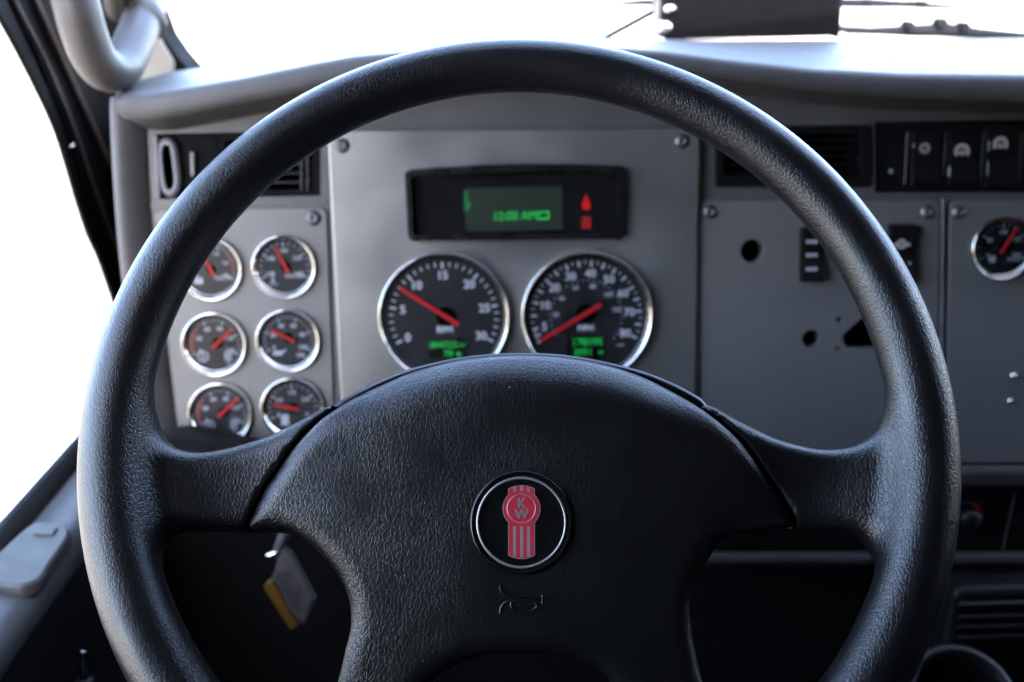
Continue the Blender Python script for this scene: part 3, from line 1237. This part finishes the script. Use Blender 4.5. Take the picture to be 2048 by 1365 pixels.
def ic_air(o, k):
    o.lathe([(12 * k, 0.0018), (9 * k, 0.0018)], 20, (-26 * k, -26 * k))
    rect(o, -28 * k, -32 * k, -24 * k, -20 * k)


def ic_oil(o, k):
    rect(o, -34 * k, -32 * k, -14 * k, -22 * k)
    o.add([(-14 * k, -28 * k, .0018), (-4 * k, -20 * k, .0018), (-6 * k, -18 * k, .0018), (-14 * k, -23 * k, .0018)], [(0, 1, 2, 3)])


def ic_pump(o, k):
    rect(o, -26 * k, -36 * k, -10 * k, -14 * k)
    rect(o, -28 * k, -38 * k, -8 * k, -35 * k)


GG = 'round chrome gauges in the panel by the door'
gauge('pressure_gauge', 'small gauge behind the rim with red zone marks, top of the door-side column', 422, 538, 64, 0.003, ((400, 500), (428, 552)), small_marks(['8', '10', '12', '14', '16', '18'], ['VOLTS'], (24, -20), ic_battery, (-8, 40)), group=GG, nw=0.05)
bpy.context.view_layer.update()
gs = [('temperature_gauge', 'small round gauge below the panel screw, needle pointing up and slightly left', 569, 534, 64, ((551, 496), (577, 547)), small_marks(['100', '140', '180', '220', '240'], ['WATER'], (20, -20), ic_thermo)),
      ('pressure_gauge', 'small gauge with dark red arc, middle of the door-side column', 430, 688, 65, ((465, 658), (424, 697)), small_marks(['0', '30', '60', '90', '120', '150'], ['AIR', 'PSI', '1'], (27, -22), ic_air, (135, 205))),
      ('pressure_gauge', 'small gauge without red arc, needle pointing left and up, beside the instrument panel', 577, 681, 64, ((540, 660), (588, 683)), small_marks(['0', '20', '40', '60', '80', '100'], ['OIL'], (26, -32), ic_oil)),
      ('pressure_gauge', 'small gauge with dark red arc, lowest of the door-side column', 442, 827, 64, ((478, 796), (435, 835)), small_marks(['0', '30', '60', '90', '120', '150'], ['AIR', 'PSI', '2'], (27, -22), ic_air, (135, 205))),
      ('fuel_gauge', 'small gauge with level needle, partly hidden by the left spoke', 586, 816, 63.5, ((547, 810), (598, 819)), small_marks(['E', '1/4', '1/2', '3/4', 'F'], [], (0, 0), ic_pump))]
for nm, lb, u, v, r, nd, mk in gs:
    gauge(nm, lb, u, v, r, 0.003, nd, mk, group=GG, nw=0.05)
gauge('accessory_gauge', 'small round gauge at the right edge, alone on the accessory panel', 2003, 497, 63.5, 0.003, ((2034, 456), (2002, 507)), small_marks(['0', '50', '100', '150', '200'], ['AXLE'], (26, -24), lambda o, k: rect(o, -28 * k, -30 * k, -14 * k, -16 * k)), nw=0.05)

# ------------------------------------------------------------------ message display
mw = dash_at(1029, 407, 0.007)
disp = thing('message_display', 'black framed display reading 12:00 AM above the two large gauges', 'display', mw)
mi = mw.inverted()


def ml(u, v, h=0.0):
    p = mi @ (MD @ dl(u, v, 0.007 + h))
    return (p.x, p.y)


outer = [ml(*q) for q in ((810, 341), (870, 336), (950, 331), (1030, 328.5), (1092, 328), (1160, 329), (1215, 331), (1249, 334), (1247, 477), (818, 482))]
inner = [ml(*q) for q in ((822, 352), (1030, 344), (1092, 343), (1236, 346), (1235, 468), (828, 471))]
o = MB()
o.plate(rnd(outer, 0.006), [rnd(inner, 0.003)], 0.006, 0.007, 0.0055)
o.build('frame', 'shell', disp)
o = MB()
o.prism(inner, -0.0005, 0.0008)
o.build('backplate', 'blackmatte', disp)
x0, y1 = ml(929, 377)
x1, y0 = ml(1126, 459)
o = MB()
o.box((x0, y0, 0.0008), (x1, y1, 0.0016))
scr = o.build('screen', 'lcd', disp)
o = MB()
cx, cy = ml(1030, 431.5)
px = 0.00045
put_text(o, '12:00 AM', cx, cy, 0.0019, 25 * px, 0.0, 0.9)
ix, iy = ml(1087, 431)
for a, b in ((-11, 11),):
    rect(o, ix + a * px, iy - 8 * px, ix + b * px, iy - 5 * px, 0.0019)
    rect(o, ix + a * px, iy + 5 * px, ix + b * px, iy + 8 * px, 0.0019)
    rect(o, ix + a * px, iy - 5 * px, ix + (a + 3) * px, iy + 5 * px, 0.0019)
    rect(o, ix + (b - 3) * px, iy - 5 * px, ix + b * px, iy + 5 * px, 0.0019)
flipfix(o).build('clock_digits', 'green', scr)
o = MB()
for k in range(5):
    a, b = ml(932, 385 + k * 6)
    rect(o, a - 3.5 * px, b - 1.6 * px, a + 3.5 * px, b + 1.6 * px, 0.0019)
a, b = ml(938, 412)
put_text(o, 'P', a, b, 0.0019, 15 * px, 0.8 * px)
a, b = ml(932, 419)
rect(o, a - 3.5 * px, b - 1.6 * px, a + 3.5 * px, b + 1.6 * px, 0.0019)
flipfix(o).build('gear_symbol', 'dimgreen', scr)
o = MB()
a, b = ml(1172, 409)
o.disc(8.5 * px, 0.0019, 20, (a, b - 3 * px))
o.add([(a - 7.5 * px, b + 1 * px, .0019), (a + 7.5 * px, b + 1 * px, .0019), (a, b + 20 * px, .0019)], [(0, 1, 2)])
flipfix(o).build('warning_lamp', 'red', disp)
o = MB()
a, b = ml(1172, 445)
rect(o, a - 9 * px, b - 12 * px, a + 9 * px, b + 4 * px, 0.0019)
rect(o, a - 11 * px, b + 5.5 * px, a + 11 * px, b + 9 * px, 0.0019)
rect(o, a - 5 * px, b + 9 * px, a + 5 * px, b + 11.5 * px, 0.0019)
flipfix(o).build('warning_lamp', 'dimred', disp)
o = MB()
o.add([(q[0], q[1], 0.0042) for q in ccw(inner)], [tuple(range(len(inner)))])
o.build('window', 'lens', disp)

# ------------------------------------------------------------------ vents
lv = thing('air_vent', 'black dashboard vent with bright oval ring beside the door pillar', 'air vent', MD)
o = MB()
o.plate(rnd(dpoly([(314, 270), (430, 267), (430, 396), (319, 398)]), 0.002), [rnd(dpoly([(326, 292), (344, 290), (352, 372), (336, 378)]), 0.004, 6)], -0.006, 0.02, 0.03)
o.build('housing', 'blackmatte', lv)
o = MB()
ringp = [(334, 283), (344, 287), (349, 300), (353, 330), (356, 362), (352, 380), (342, 388), (331, 382), (325, 366), (321, 335), (319, 305), (324, 288)]
pp = spline([tuple(dl(u, v, -0.001)) for u, v in ringp], 5, True)
o.tube([Vector(q) for q in pp + pp[:2]], 0.0023, 12, cap=False, flat=1.6)
o.build('oval_ring', 'greyring', lv)
o = MB()
o.tube([dl(386, 305, -0.004), dl(387, 352, -0.004)], 0.0028, 12)
o.build('thumb_bar', 'steel', lv)
o = MB()
o.tube([dl(312, 274, 0.001), dl(318, 396, 0.001)], 0.0018, 10)
o.build('edge_trim', 'greyring', lv)
ov = rnd(dpoly([(432, 267), (640, 263), (640, 390), (436, 394)]), 0.003)
iv = rnd(dpoly([(446, 280), (622, 276), (622, 380), (450, 383)]), 0.003)
o = MB()
o.plate(ov, [iv], -0.004, 0.02, 0.04)
o.build('frame', 'blackmatte', lv)
for k in range(5):
    v_ = 293 + k * 18
    a, b = dl(448, v_, -0.02), dl(622, v_ - 2, -0.02)
    o = MB()
    o.add([(a.x, a.y, -0.008), (b.x, b.y, -0.008), (b.x, b.y + 0.002, -0.03), (a.x, a.y + 0.002, -0.03), (a.x, a.y - 0.0012, -0.008), (b.x, b.y - 0.0012, -0.008), (b.x, b.y + 0.0008, -0.03), (a.x, a.y + 0.0008, -0.03)],
          [(0, 1, 2, 3), (7, 6, 5, 4), (4, 5, 1, 0)])
    o.build('slat', 'black', lv)
for u in (604, 616):
    o = MB()
    o.tube([dl(u, 290, -0.003), dl(u, 382, -0.003)], 0.0015, 10)
    o.build('post', 'black', lv)

rv = thing('air_vent', 'black dashboard vent behind the rim, next to the switch bank', 'air vent', MD)
o = MB()
o.plate(rnd(dpoly([(1431, 255), (1740, 251), (1740, 374), (1431, 374)]), 0.003), [rnd(dpoly([(1447, 270), (1722, 266), (1722, 352), (1447, 352)]), 0.003)], 0.002, 0.02, 0.04)
o.build('frame', 'black', rv)
for k in range(5):
    v_ = 282 + k * 16
    a, b = dl(1448, v_, -0.02), dl(1721, v_ - 2, -0.02)
    o = MB()
    o.add([(a.x, a.y, -0.003), (b.x, b.y, -0.003), (b.x, b.y + 0.002, -0.03), (a.x, a.y + 0.002, -0.03), (a.x, a.y - 0.0016, -0.003), (b.x, b.y - 0.0016, -0.003), (b.x, b.y + 0.0008, -0.03), (a.x, a.y + 0.0008, -0.03)],
          [(0, 1, 2, 3), (7, 6, 5, 4), (4, 5, 1, 0)])
    o.build('slat', 'black', rv)
for u in (1728,):
    o = MB()
    o.tube([dl(u, 270, 0.0005), dl(u, 350, 0.0005)], 0.0016, 10)
    o.build('post', 'black', rv)

# ------------------------------------------------------------------ switch bank
bank = thing('switch_bank', 'long black switch housing at the right end of the dash', 'switch bank', MD)
o = MB()
o.prism(rnd(dpoly([(1751, 245), (2138, 239), (2138, 385), (1751, 385)]), 0.003), -0.05, -0.002, 0.002)
o.build('housing', 'black', bank)
for u in (1814, 1890, 1965, 2041):
    o = MB()
    o.tube([dl(u + 2, 264, -0.001), dl(u - 4, 368, -0.001)], 0.0012, 10)
    o.build('divider', 'ledge', bank)
o = MB()
c = dl(1781, 343, -0.002)
o.disc(0.002, -0.0014, 14, (c.x, c.y))
o.build('indicator', 'dimwhite', bank)


def rocker(label, pts, m, deco, h0=-0.002, hh=0.006, group=None):
    us, vs_ = [p[0] for p in pts], [p[1] for p in pts]
    u, v = sum(us) / 4, sum(vs_) / 4
    mw = dash_at(u, v, h0)
    t = thing('rocker_switch', label, 'switch', mw, group)
    i = mw.inverted()

    def L(uu, vv, h=0.0):
        return i @ (MD @ dl(uu, vv, h0 + h))
    up = [(L(*p).x, L(*p).y) for p in pts]
    xs, ys = [p[0] for p in up], [p[1] for p in up]
    X0_, X1_, Y0_, Y1_ = min(xs), max(xs), min(ys), max(ys)
    o = MB()
    o.prism(rnd(up, 0.002, 3), -0.001, 0.0015, 0.0006)
    o.build('bezel', 'black', t)
    # rocking cap: two planes meeting in a shallow valley
    a = 0.0016
    ym = (Y0_ + Y1_) / 2
    o = MB()
    prof = [(Y0_ + a, 0.0013), (Y0_ + a, hh * .95), (Y0_ + 2 * a, hh), (ym, hh * .55), (Y1_ - 2 * a, hh * .8), (Y1_ - a, hh * .75), (Y1_ - a, 0.0013)]
    vv = [(X0_ + a, y, z) for y, z in prof] + [(X1_ - a, y, z) for y, z in prof]
    k = len(prof)
    o.add(vv, [(q, q + 1, k + q + 1, k + q) for q in range(k - 1)] + [tuple(range(k)), tuple(range(2 * k - 1, k - 1, -1))])
    o.build('rocker_cap', 'black', t)
    deco(t, L, hh)
    return t


def ic_cruise(t, L, u, v, hh, s=1.0, m='pinkwhite'):
    c = L(u, v, hh)
    o = MB()
    q = 0.00046 * s
    o.lathe([(15 * q, hh), (7 * q, hh)], 24, (c.x, c.y - 2 * q), a0=R(-40), a1=R(220))
    o.disc(5 * q, hh + .0001, 14, (c.x, c.y - 5 * q))
    flipfix(o).build('symbol', m, t)


def bar_mark(t, L, u, v0, v1, hh, m='dimwhite'):
    a, b = L(u - 2.5, v1, hh), L(u + 2.5, v0, hh)
    o = MB()
    rect(o, a.x, a.y, b.x, b.y, hh + 0.0002)
    flipfix(o).build('index_mark', m, t)


def d1(t, L, hh):
    c = L(1849.5, 297, hh)
    o = MB()
    q = 0.00046
    o.lathe([(9 * q, hh), (4 * q, hh)], 20, (c.x, c.y))
    for k in range(8):
        a = k * math.pi / 4
        rect(o, c.x + 10 * q * math.cos(a) - 1.8 * q, c.y + 10 * q * math.sin(a) - 1.8 * q, c.x + 10 * q * math.cos(a) + 1.8 * q, c.y + 10 * q * math.sin(a) + 1.8 * q, hh)
    flipfix(o).build('symbol', M['icondim'], t)
    bar_mark(t, L, 1827, 288, 295, hh)


M['icondim'] = mat('icon_dim_print', (0.33, 0.24, 0.24), 0.6)


def d2(t, L, hh):
    ic_cruise(t, L, 1924, 301, hh)
    bar_mark(t, L, 1898, 334, 354, hh, 'white')


def d3(t, L, hh):
    ic_cruise(t, L, 2001, 287, hh)
    bar_mark(t, L, 1977, 282, 304, hh)
    bar_mark(t, L, 1975, 324, 350, hh)
    for s, u, v, sz in (('SET', 1999, 259, 13), ('RESUME', 1993, 367.5, 10)):
        c = L(u, v, 0)
        o = MB()
        put_text(o, s, c.x, c.y, 0.0017, sz * 0.00046, 0.4 * 0.00046)
        flipfix(o).build('legend', 'white', t)


SG = 'rocker switches in the switch bank'
rocker('black rocker switch with dim round symbol, first in the switch bank', [(1822, 262), (1882, 261), (1879, 372), (1819, 372)], 'black', d1, group=SG)
rocker('black rocker switch with bright arched symbol, second in the switch bank', [(1896, 261), (1956, 260), (1953, 372), (1893, 372)], 'black', d2, group=SG)
rocker('black rocker switch marked SET and RESUME at the right edge', [(1970, 250), (2034, 249), (2031, 377), (1967, 377)], 'black', d3, group=SG)


def d4(t, L, hh):
    for v in (483, 510, 538):
        o = MB()
        a, b = L(1610, v + 4, 0.004), L(1634, v - 4, 0.004)
        for k in range(3):
            x = a.x + (b.x - a.x) * k / 3
            rect(o, x, a.y, x + (b.x - a.x) * 0.27, b.y, hh + 0.0006)
        flipfix(o).build('legend', 'white', t)


def d5(t, L, hh):
    c = L(1803, 489, hh)
    o = MB()
    q = 0.00047
    o.lathe([(10 * q, hh), (5 * q, hh)], 20, (c.x, c.y))
    o.disc(3 * q, hh, 12, (c.x, c.y))
    for sx in (-1, 1):
        rect(o, c.x + (sx * 13 - 4) * q, c.y - 4 * q, c.x + (sx * 13 + 4) * q, c.y + 2 * q, hh)
    flipfix(o).build('symbol', 'pinkwhite', t)
    bar_mark(t, L, 1819, 524, 530, hh)


rocker('narrow black switch with three white legends on the silver switch panel', [(1599, 455), (1648, 455), (1648, 564), (1598, 564)], 'black', d4, 0.003, 0.007)
rocker('black rocker switch with lamp symbol half hidden by the rim, near the panel rib', [(1776, 448), (1829, 448), (1829, 566), (1776, 566)], 'black', d5, 0.003, 0.007)

# ------------------------------------------------------------------ driver's door
DX = Vector((1, 0, 0))


def door_yz(u, v, x):                         # place on a plane parallel to the door
    p = hit(u, v, Vector((x, 0, 0)), DX)
    return (p.y, p.z)


MDOOR = frame(Vector((0, 1, 0)), Vector((0, 0, 1)), Vector((1, 0, 0)), Vector((0, 0, 0)))   # local x = forward, y = up, z = inward
door = thing('truck_door', 'driver door with blank window, black frame and grey padded sill', 'door', MDOOR)
edge = [(-80, -130), (0, 31), (44, 113), (99, 226), (127, 301), (154, 393), (178, 467), (201, 519), (229, 600), (262, 700), (300, 840)]
lin1 = [(-40, -160), (31, 0), (86, 110), (147, 253), (192, 393), (219, 467), (246, 551), (280, 660), (330, 840)]
lin2 = [(2, -160), (73, 0), (113, 92), (171, 219), (219, 328), (253, 428), (285, 530), (325, 660), (380, 840)]


def strip(a, b, x0, x1, name, m, parent):
    A = [door_yz(u, v, x1) for u, v in spline(a, 4)]
    B = [door_yz(u, v, x1) for u, v in spline(b, 4)]
    o = MB()
    o.prism(A + B[::-1], x0, x1, 0.002)
    return o.build(name, m, parent)


wf = strip(edge, lin1, XD - 0.004, XD, 'window_frame', 'rubber', door)
off = lambda l, d: [(u + d, v) for u, v in l]
strip(lin1, off(lin1, 7), XD - 0.01, XD + 0.004, 'seal_lip', 'lit_edge', wf)
strip(off(lin1, 7), lin2, XD - 0.02, XD - 0.002, 'door_seal', 'rubber', wf)
strip(lin2, off(lin2, 8), XD - 0.01, XD + 0.005, 'seal_lip', 'lit_edge', wf)
# soft dull band along the frame
mid = [((a[0] * .55 + b[0] * .45), a[1]) for a, b in zip([(-62, -160), (14, 0), (62, 110), (119, 253), (160, 393), (185, 467), (213, 551)], lin1)]
o = MB()
o.tube([Vector((*door_yz(u, v, XD + 0.001), XD + 0.0)) for u, v in spline(mid, 4)], 0.0035, 10)
o.build('frame_bead', 'doorblack', wf)
c = door_yz(146, 292, XD + 0.003)
o = MB()
o.lathe([(0.0022, 0.0), (0.0022, 0.003), (0.0012, 0.0042), (0.00001, 0.0045)], 14, c)
rv_ = o.build('rivet', 'chrome', wf)
rv_.location = (0, 0, XD + 0.001)

# sill profile (x inward, z up) swept along the door
Y0D, Y1D = 0.1, 1.18
ztop = zb


def sweep(prof, y0_, y1_, name, m, parent, smooth=True):
    k = len(prof)
    v = [(y0_, z, x) for x, z in prof] + [(y1_, z, x) for x, z in prof]
    o = MB()
    o.add(v, [(q, q + 1, k + q + 1, k + q) for q in range(k - 1)], smooth)
    o.add(v[:k], [tuple(range(k))])
    o.add(v[k:], [tuple(range(k))[::-1]])
    return o.build(name, m, parent)


sw = sweep([(XD - 0.006, ztop - 0.05), (XD - 0.006, ztop), (XD - 0.004, ztop + 0.003), (XD - 0.001, ztop + 0.002), (XD + 0.008, ztop - 0.004), (XD + 0.012, ztop - 0.012), (XD + 0.012, ztop - 0.04)], Y0D, Y1D, 'window_seal', 'rubber', door)
p0 = hit(161, 903, Vector((0, 0, ztop - 0.012)), Vector((0, 0, 1)))
prof = [(XD + 0.010, ztop - 0.03), (XD + 0.012, ztop - 0.008), (XD + 0.042, ztop - 0.009)]
for k in range(1, 9):
    a = math.pi / 2 * k / 8
    prof.append((XD + 0.042 + 0.018 * math.sin(a), ztop - 0.027 + 0.018 * math.cos(a)))
prof += [(XD + 0.060, ztop - 0.032), (XD + 0.02, ztop - 0.032)]
sweep(prof, Y0D, Y1D, 'sill_pad', 'sill', door)
sweep([(XD + 0.056, ztop - 0.033), (XD + 0.062, ztop - 0.043), (XD + 0.060, ztop - 0.12), (XD + 0.055, ztop - 0.2), (XD + 0.055, 0.05), (XD, 0.05)], Y0D, Y1D, 'inner_panel', 'doorblack', door)
o = MB()
o.prism([(Y0D, 0.02), (Y1D, 0.02), (Y1D, ztop - 0.16), (Y0D, ztop - 0.16)], XD + 0.05, XD + 0.075, 0.008)
o.build('lower_panel', 'doorblack', door)
o = MB()
o.prism([(Y0D, 0.0), (1.5, 0.0), (1.5, 1.0), (Y1D, ztop - 0.02), (Y0D, ztop - 0.02)], XD - 0.05, XD - 0.03)
o.build('outer_skin', 'hood', door)
# raised plate on the sill
zpl = ztop - 0.0088
plate_px = [(-20, 1130), (59, 1055), (95, 1049), (128, 1054), (141, 1070), (125, 1100), (104, 1130), (86, 1158), (66, 1170), (39, 1177), (5, 1174), (-25, 1166)]
lockp = [(lambda p: (p.x, p.y))(hit(u, v, Vector((0, 0, zpl + 0.006)), Vector((0, 0, 1)))) for u, v in plate_px]
lp_ = thing('sill_plate', 'raised grey plate with arrow mark on the door sill', 'plate', Matrix.Translation((0, 0, zpl)))
o = MB()
o.prism(spline(ccw(lockp), 4, True), -0.002, 0.0085, 0.003, True)
o.build('plate', 'sill', lp_)
arr = [(lambda p: (p.x, p.y))(hit(u, v, Vector((0, 0, zpl + 0.0085)), Vector((0, 0, 1)))) for u, v in ((67, 1070), (82, 1060), (116, 1058), (106, 1072))]
o = MB()
o.prism(ccw(arr), 0.0082, 0.0102, 0.0008)
o.build('arrow_mark', 'sill', lp_)
# window pane
o = MB()
gp = [door_yz(u, v, XD - 0.02) for u, v in edge]
zt = ROOFZ - 0.08
o.add([(y, z, XD - 0.02) for y, z in gp[1:-1]] + [(1.15, ztop, XD - 0.02), (0.1, ztop, XD - 0.02), (0.1, zt, XD - 0.02), (gp[1][0] - 0.15, zt, XD - 0.02)], [tuple(range(len(gp) + 2))])
o.build('window_pane', 'glass', door)
# chrome catch low by the door
cth = thing('door_catch', 'small bright metal catch in the dark lower left corner', 'catch', Matrix.Translation(CAM + ray(165, 1335) * 0.80))
o = MB()
o.tube([(0, 0, -0.012), (0.0005, 0.001, 0.004), (0.002, 0.002, 0.013)], [0.0042, 0.0034, 0.002], 12)
o.build('pin', 'chrome', cth)
o = MB()
o.lathe([(0.007, -0.014), (0.007, -0.011), (0.004, -0.010)], 16)
o.build('base', 'black', cth)

# ------------------------------------------------------------------ windshield pillar with grab handle
YP = 1.10
MP = frame(X0, Vector((0, 0, 1)), Vector((0, -1, 0)), Vector((0, YP, 0)))      # local x right, y up, z towards the driver


def pl(u, v, z=0.0):
    p = hit(u, v, Vector((0, YP - z, 0)), Vector((0, 1, 0)))
    return (p.x, p.z)


pil = thing('windshield_pillar', 'black windshield pillar with pale trim behind the grab handle', 'pillar', MP)
o = MB()
o.prism([pl(*q) for q in ((-20, -330), (120, -330), (60, -30), (115, 80), (170, 200), (255, 420), (300, 640), (380, 640), (400, 300), (380, 141), (352, 112), (322, 70), (300, 20), (200, -330))][::-1] if False else [pl(*q) for q in ((-110, -330), (30, -10), (65, 80), (125, 215), (208, 420), (290, 640), (420, 640), (420, 180), (378, 141), (352, 112), (325, 72), (305, 20), (150, -330))], -0.05, 0.0, 0.003)
o.build('pillar_body', 'doorblack', pil)
o = MB()
o.prism(rnd([pl(*q, 0.004) for q in ((262, 170), (342, 168), (349, 128), (322, 84), (300, 30), (240, 30))], 0.006), 0.0, 0.004, 0.0015)
o.build('pillar_trim', 'trimbeige', pil)

hd = thing('grab_handle', 'beige curved grab handle hanging beside the windshield pillar', 'grab handle', MP)
ZH = 0.20


def ph(u, v, z):
    p = hit(u, v, Vector((0, YP - z, 0)), Vector((0, 1, 0)))
    return (p.x, p.z, z)


hpts = [ph(70, -330, 0.16), ph(118, -120, 0.19), ph(150, 0, 0.20), ph(166, 60, 0.20), ph(186, 112, 0.195), ph(212, 140, 0.185), ph(238, 138, 0.165), ph(256, 112, 0.14), ph(274, 70, 0.105), ph(288, 34, 0.07), ph(296, 10, 0.03)]
hp2 = spline(hpts, 6)
nn = len(hp2)
rad = [0.0190 - 0.002 * (i / nn) for i in range(nn)]
o = MB()
o.tube([Vector(q) for q in hp2], rad, 28)
o.build('grip', 'beige', hd)
o = MB()
a, b = Vector(ph(285, 42, 0.075)), Vector(ph(309, 22, 0.066))
o.tube([a, a.lerp(b, .5), b], [0.021, 0.0225, 0.016], 24)
o.build('end_cap', 'beige', hd)
o = MB()
a, b = Vector(ph(236, -40, 0.10)), Vector(ph(240, 18, 0.03))
o.tube([a, b], [0.016, 0.014], 20)
o.build('mount', 'beige', hd)

# ------------------------------------------------------------------ windshield, wipers, box at its foot
ws = MB()
zw = CAM.z - 0.08
ws.add([(XD + .04, 1.20, zw), (XR, 1.38, zw), (XR, 0.86, ROOFZ), (XD + .04, 0.80, ROOFZ)], [(0, 1, 2, 3)])
wso = ws.build('windshield', 'glass')
wso['label'] = 'large clear windshield pane above the dashboard'
wso['category'] = 'windshield'
YW = 1.52


def pw_(u, v, y=YW):
    d = ray(u, v)
    return CAM + d * ((y - CAM.y) / d.y)


def wiper(label, blade, arm, extra=()):
    o0 = pw_(*arm[0])
    t = thing('windshield_wiper', label, 'wiper', Matrix.Translation(o0), 'wipers at the foot of the windshield')
    o = MB()
    P = [pw_(u, v) - o0 for u, v, r in blade]
    o.tube(P, [(r + 2) * 0.0008 for u, v, r in blade], 8, flat=0.6)
    o.build('blade', 'wiper', t)
    o = MB()
    o.tube([pw_(u, v) - o0 for u, v in arm], 0.0052, 8)
    o.build('arm', 'wiper', t)
    for u, v, r in extra:
        o = MB()
        c = pw_(u, v) - o0
        o.tube([c + Vector((0, -.012, 0)), c + Vector((0, .012, 0))], r * 0.00072, 14)
        o.build('pivot', 'wiper', t)


wiper('dark wiper blade and slanted arm left of the black box', [(1178, 10, 1), (1230, 8, 3), (1290, 5, 6), (1340, 8, 7)], [(1200, 82), (1310, 22), (1330, 12)], [(1318, 8, 9)])
wiper('thin tapering wiper blade high right of the black box', [(1668, 4, 6), (1740, 5, 7), (1830, 10, 6), (1900, 14, 4), (1975, 18, 1)], [(1668, 8), (1740, 9), (1830, 8)], [(1735, 5, 8), (1842, 9, 9)])
wiper('thick wiper linkage low right of the black box', [(1668, 57, 6), (1740, 62, 7), (1830, 62, 12), (1890, 60, 14), (1960, 66, 9), (2060, 73, 6)], [(1690, 62), (1850, 67), (2060, 76)], [(1815, 50, 9), (1880, 45, 10), (1925, 52, 9)])

YBX = 1.255
bx = thing('dash_box', 'black rectangular box standing on the dash against the windshield', 'box', Matrix.Translation(pw_(1498, 77, YBX)))
o0 = pw_(1498, 77, YBX)
a, b = pw_(1332, 77, YBX) - o0, pw_(1672, 77, YBX) - o0
o = MB()
o.box((a.x, -0.002, a.z - 0.002), (b.x, 0.07, 0.12), 0.0)
o.build('case', 'blackmatte', bx)
for u, v, r in ((1338, 17, 8), (1327, 54, 12)):
    c = pw_(u, v, YBX) - o0
    o = MB()
    o.tube([c + Vector((0.004, 0.0, 0)), c + Vector((-0.002, -0.006, 0)), c + Vector((-0.005, -0.008, 0))], [r * 0.0006, r * 0.0006, r * 0.0003], 14)
    o.build('knob', 'chrome', bx)
for u, w_ in ((1326, 14), (1677, 8)):
    c = pw_(u, 77, YBX) - o0
    o = MB()
    o.box((c.x - w_ * 0.0003, 0.004, c.z), (c.x + w_ * 0.0003, 0.05, 0.10))
    o.build('bracket', 'black', bx)

# ------------------------------------------------------------------ key with tag below the column
YK = 0.80
kt = thing('key_tag', 'grey key tag with yellow edge hanging in the dark under the dash', 'key tag', Matrix.Translation(pw_(566, 1107, YK)))
k0 = pw_(566, 1107, YK)
face = [pw_(u, v, YK) - k0 for u, v in ((562, 1100), (577, 1108), (626, 1200), (604, 1250), (541, 1164))]
o = MB()
n = len(face)
back = [p + Vector((0.002, 0.006, 0)) for p in face]
o.add(face + back, [tuple(range(n))[::-1], tuple(range(n, 2 * n))] + [(i, (i + 1) % n, n + (i + 1) % n, n + i) for i in range(n)])
o.build('tag', 'tag', kt)
o = MB()
for q in range(7):
    c0_ = Vector(face[4]).lerp(face[0], 0.2) * 1.0
    a_ = Vector(face[4]).lerp(Vector(face[3]), 0.12 + 0.11 * q)
    d_ = (Vector(face[0]) - Vector(face[4]))
    e_ = (Vector(face[3]) - Vector(face[4])).normalized() * 0.0012
    p_, r_ = a_ + d_ * 0.12 + Vector((0, -0.0004, 0)), a_ + d_ * (0.5 + 0.3 * ((q * 7) % 3) / 2) + Vector((0, -0.0004, 0))
    o.add([p_, r_, r_ + e_, p_ + e_], [(3, 2, 1, 0)])
o.build('print_lines', 'black', kt)['kind'] = 'stuff'
ye = [pw_(u, v, YK - 0.002) - k0 for u, v in ((527, 1174), (545, 1164), (596, 1252), (581, 1260))]
o = MB()
yb = [p + Vector((0.002, 0.010, 0)) for p in ye]
o.add(ye + yb, [(3, 2, 1, 0), (4, 5, 6, 7)] + [(i, (i + 1) % 4, 4 + (i + 1) % 4, 4 + i) for i in range(4)])
o.build('edge_band', 'yellow', kt)
o = MB()
o.tube([pw_(u, v, YK + 0.004) - k0 for u, v in ((572, 1062), (562, 1085), (552, 1108), (560, 1120))], [0.005, 0.0045, 0.004, 0.002], 10)
o.build('key', 'steel', kt)
o = MB()
c = pw_(540, 1110, YK) - k0
o.tube([c + Vector((-0.003, 0, -0.001)), c, c + Vector((0.008, 0.002, 0.001))], [0.0012, 0.0024, 0.0024], 10)
o.build('key_ring', 'chrome', kt)
rod = thing('cross_rod', 'thin dark rod crossing behind the key tag', 'rod', Matrix.Translation(pw_(450, 1130, 0.9)))
r0 = pw_(450, 1130, 0.9)
o = MB()
o.tube([pw_(440, 1131, 0.9) - r0, pw_(560, 1126, 0.9) - r0, pw_(700, 1121, 0.9) - r0], 0.004, 10)
o.build('bar', 'black', rod)
for u in (440, 700):
    o = MB()
    c = pw_(u, 1131 - (u - 440) * 0.04, 0.9) - r0
    o.tube([c, c + Vector((0, 0.2, 0))], 0.004, 8)
    o.build('bracket', 'black', rod)
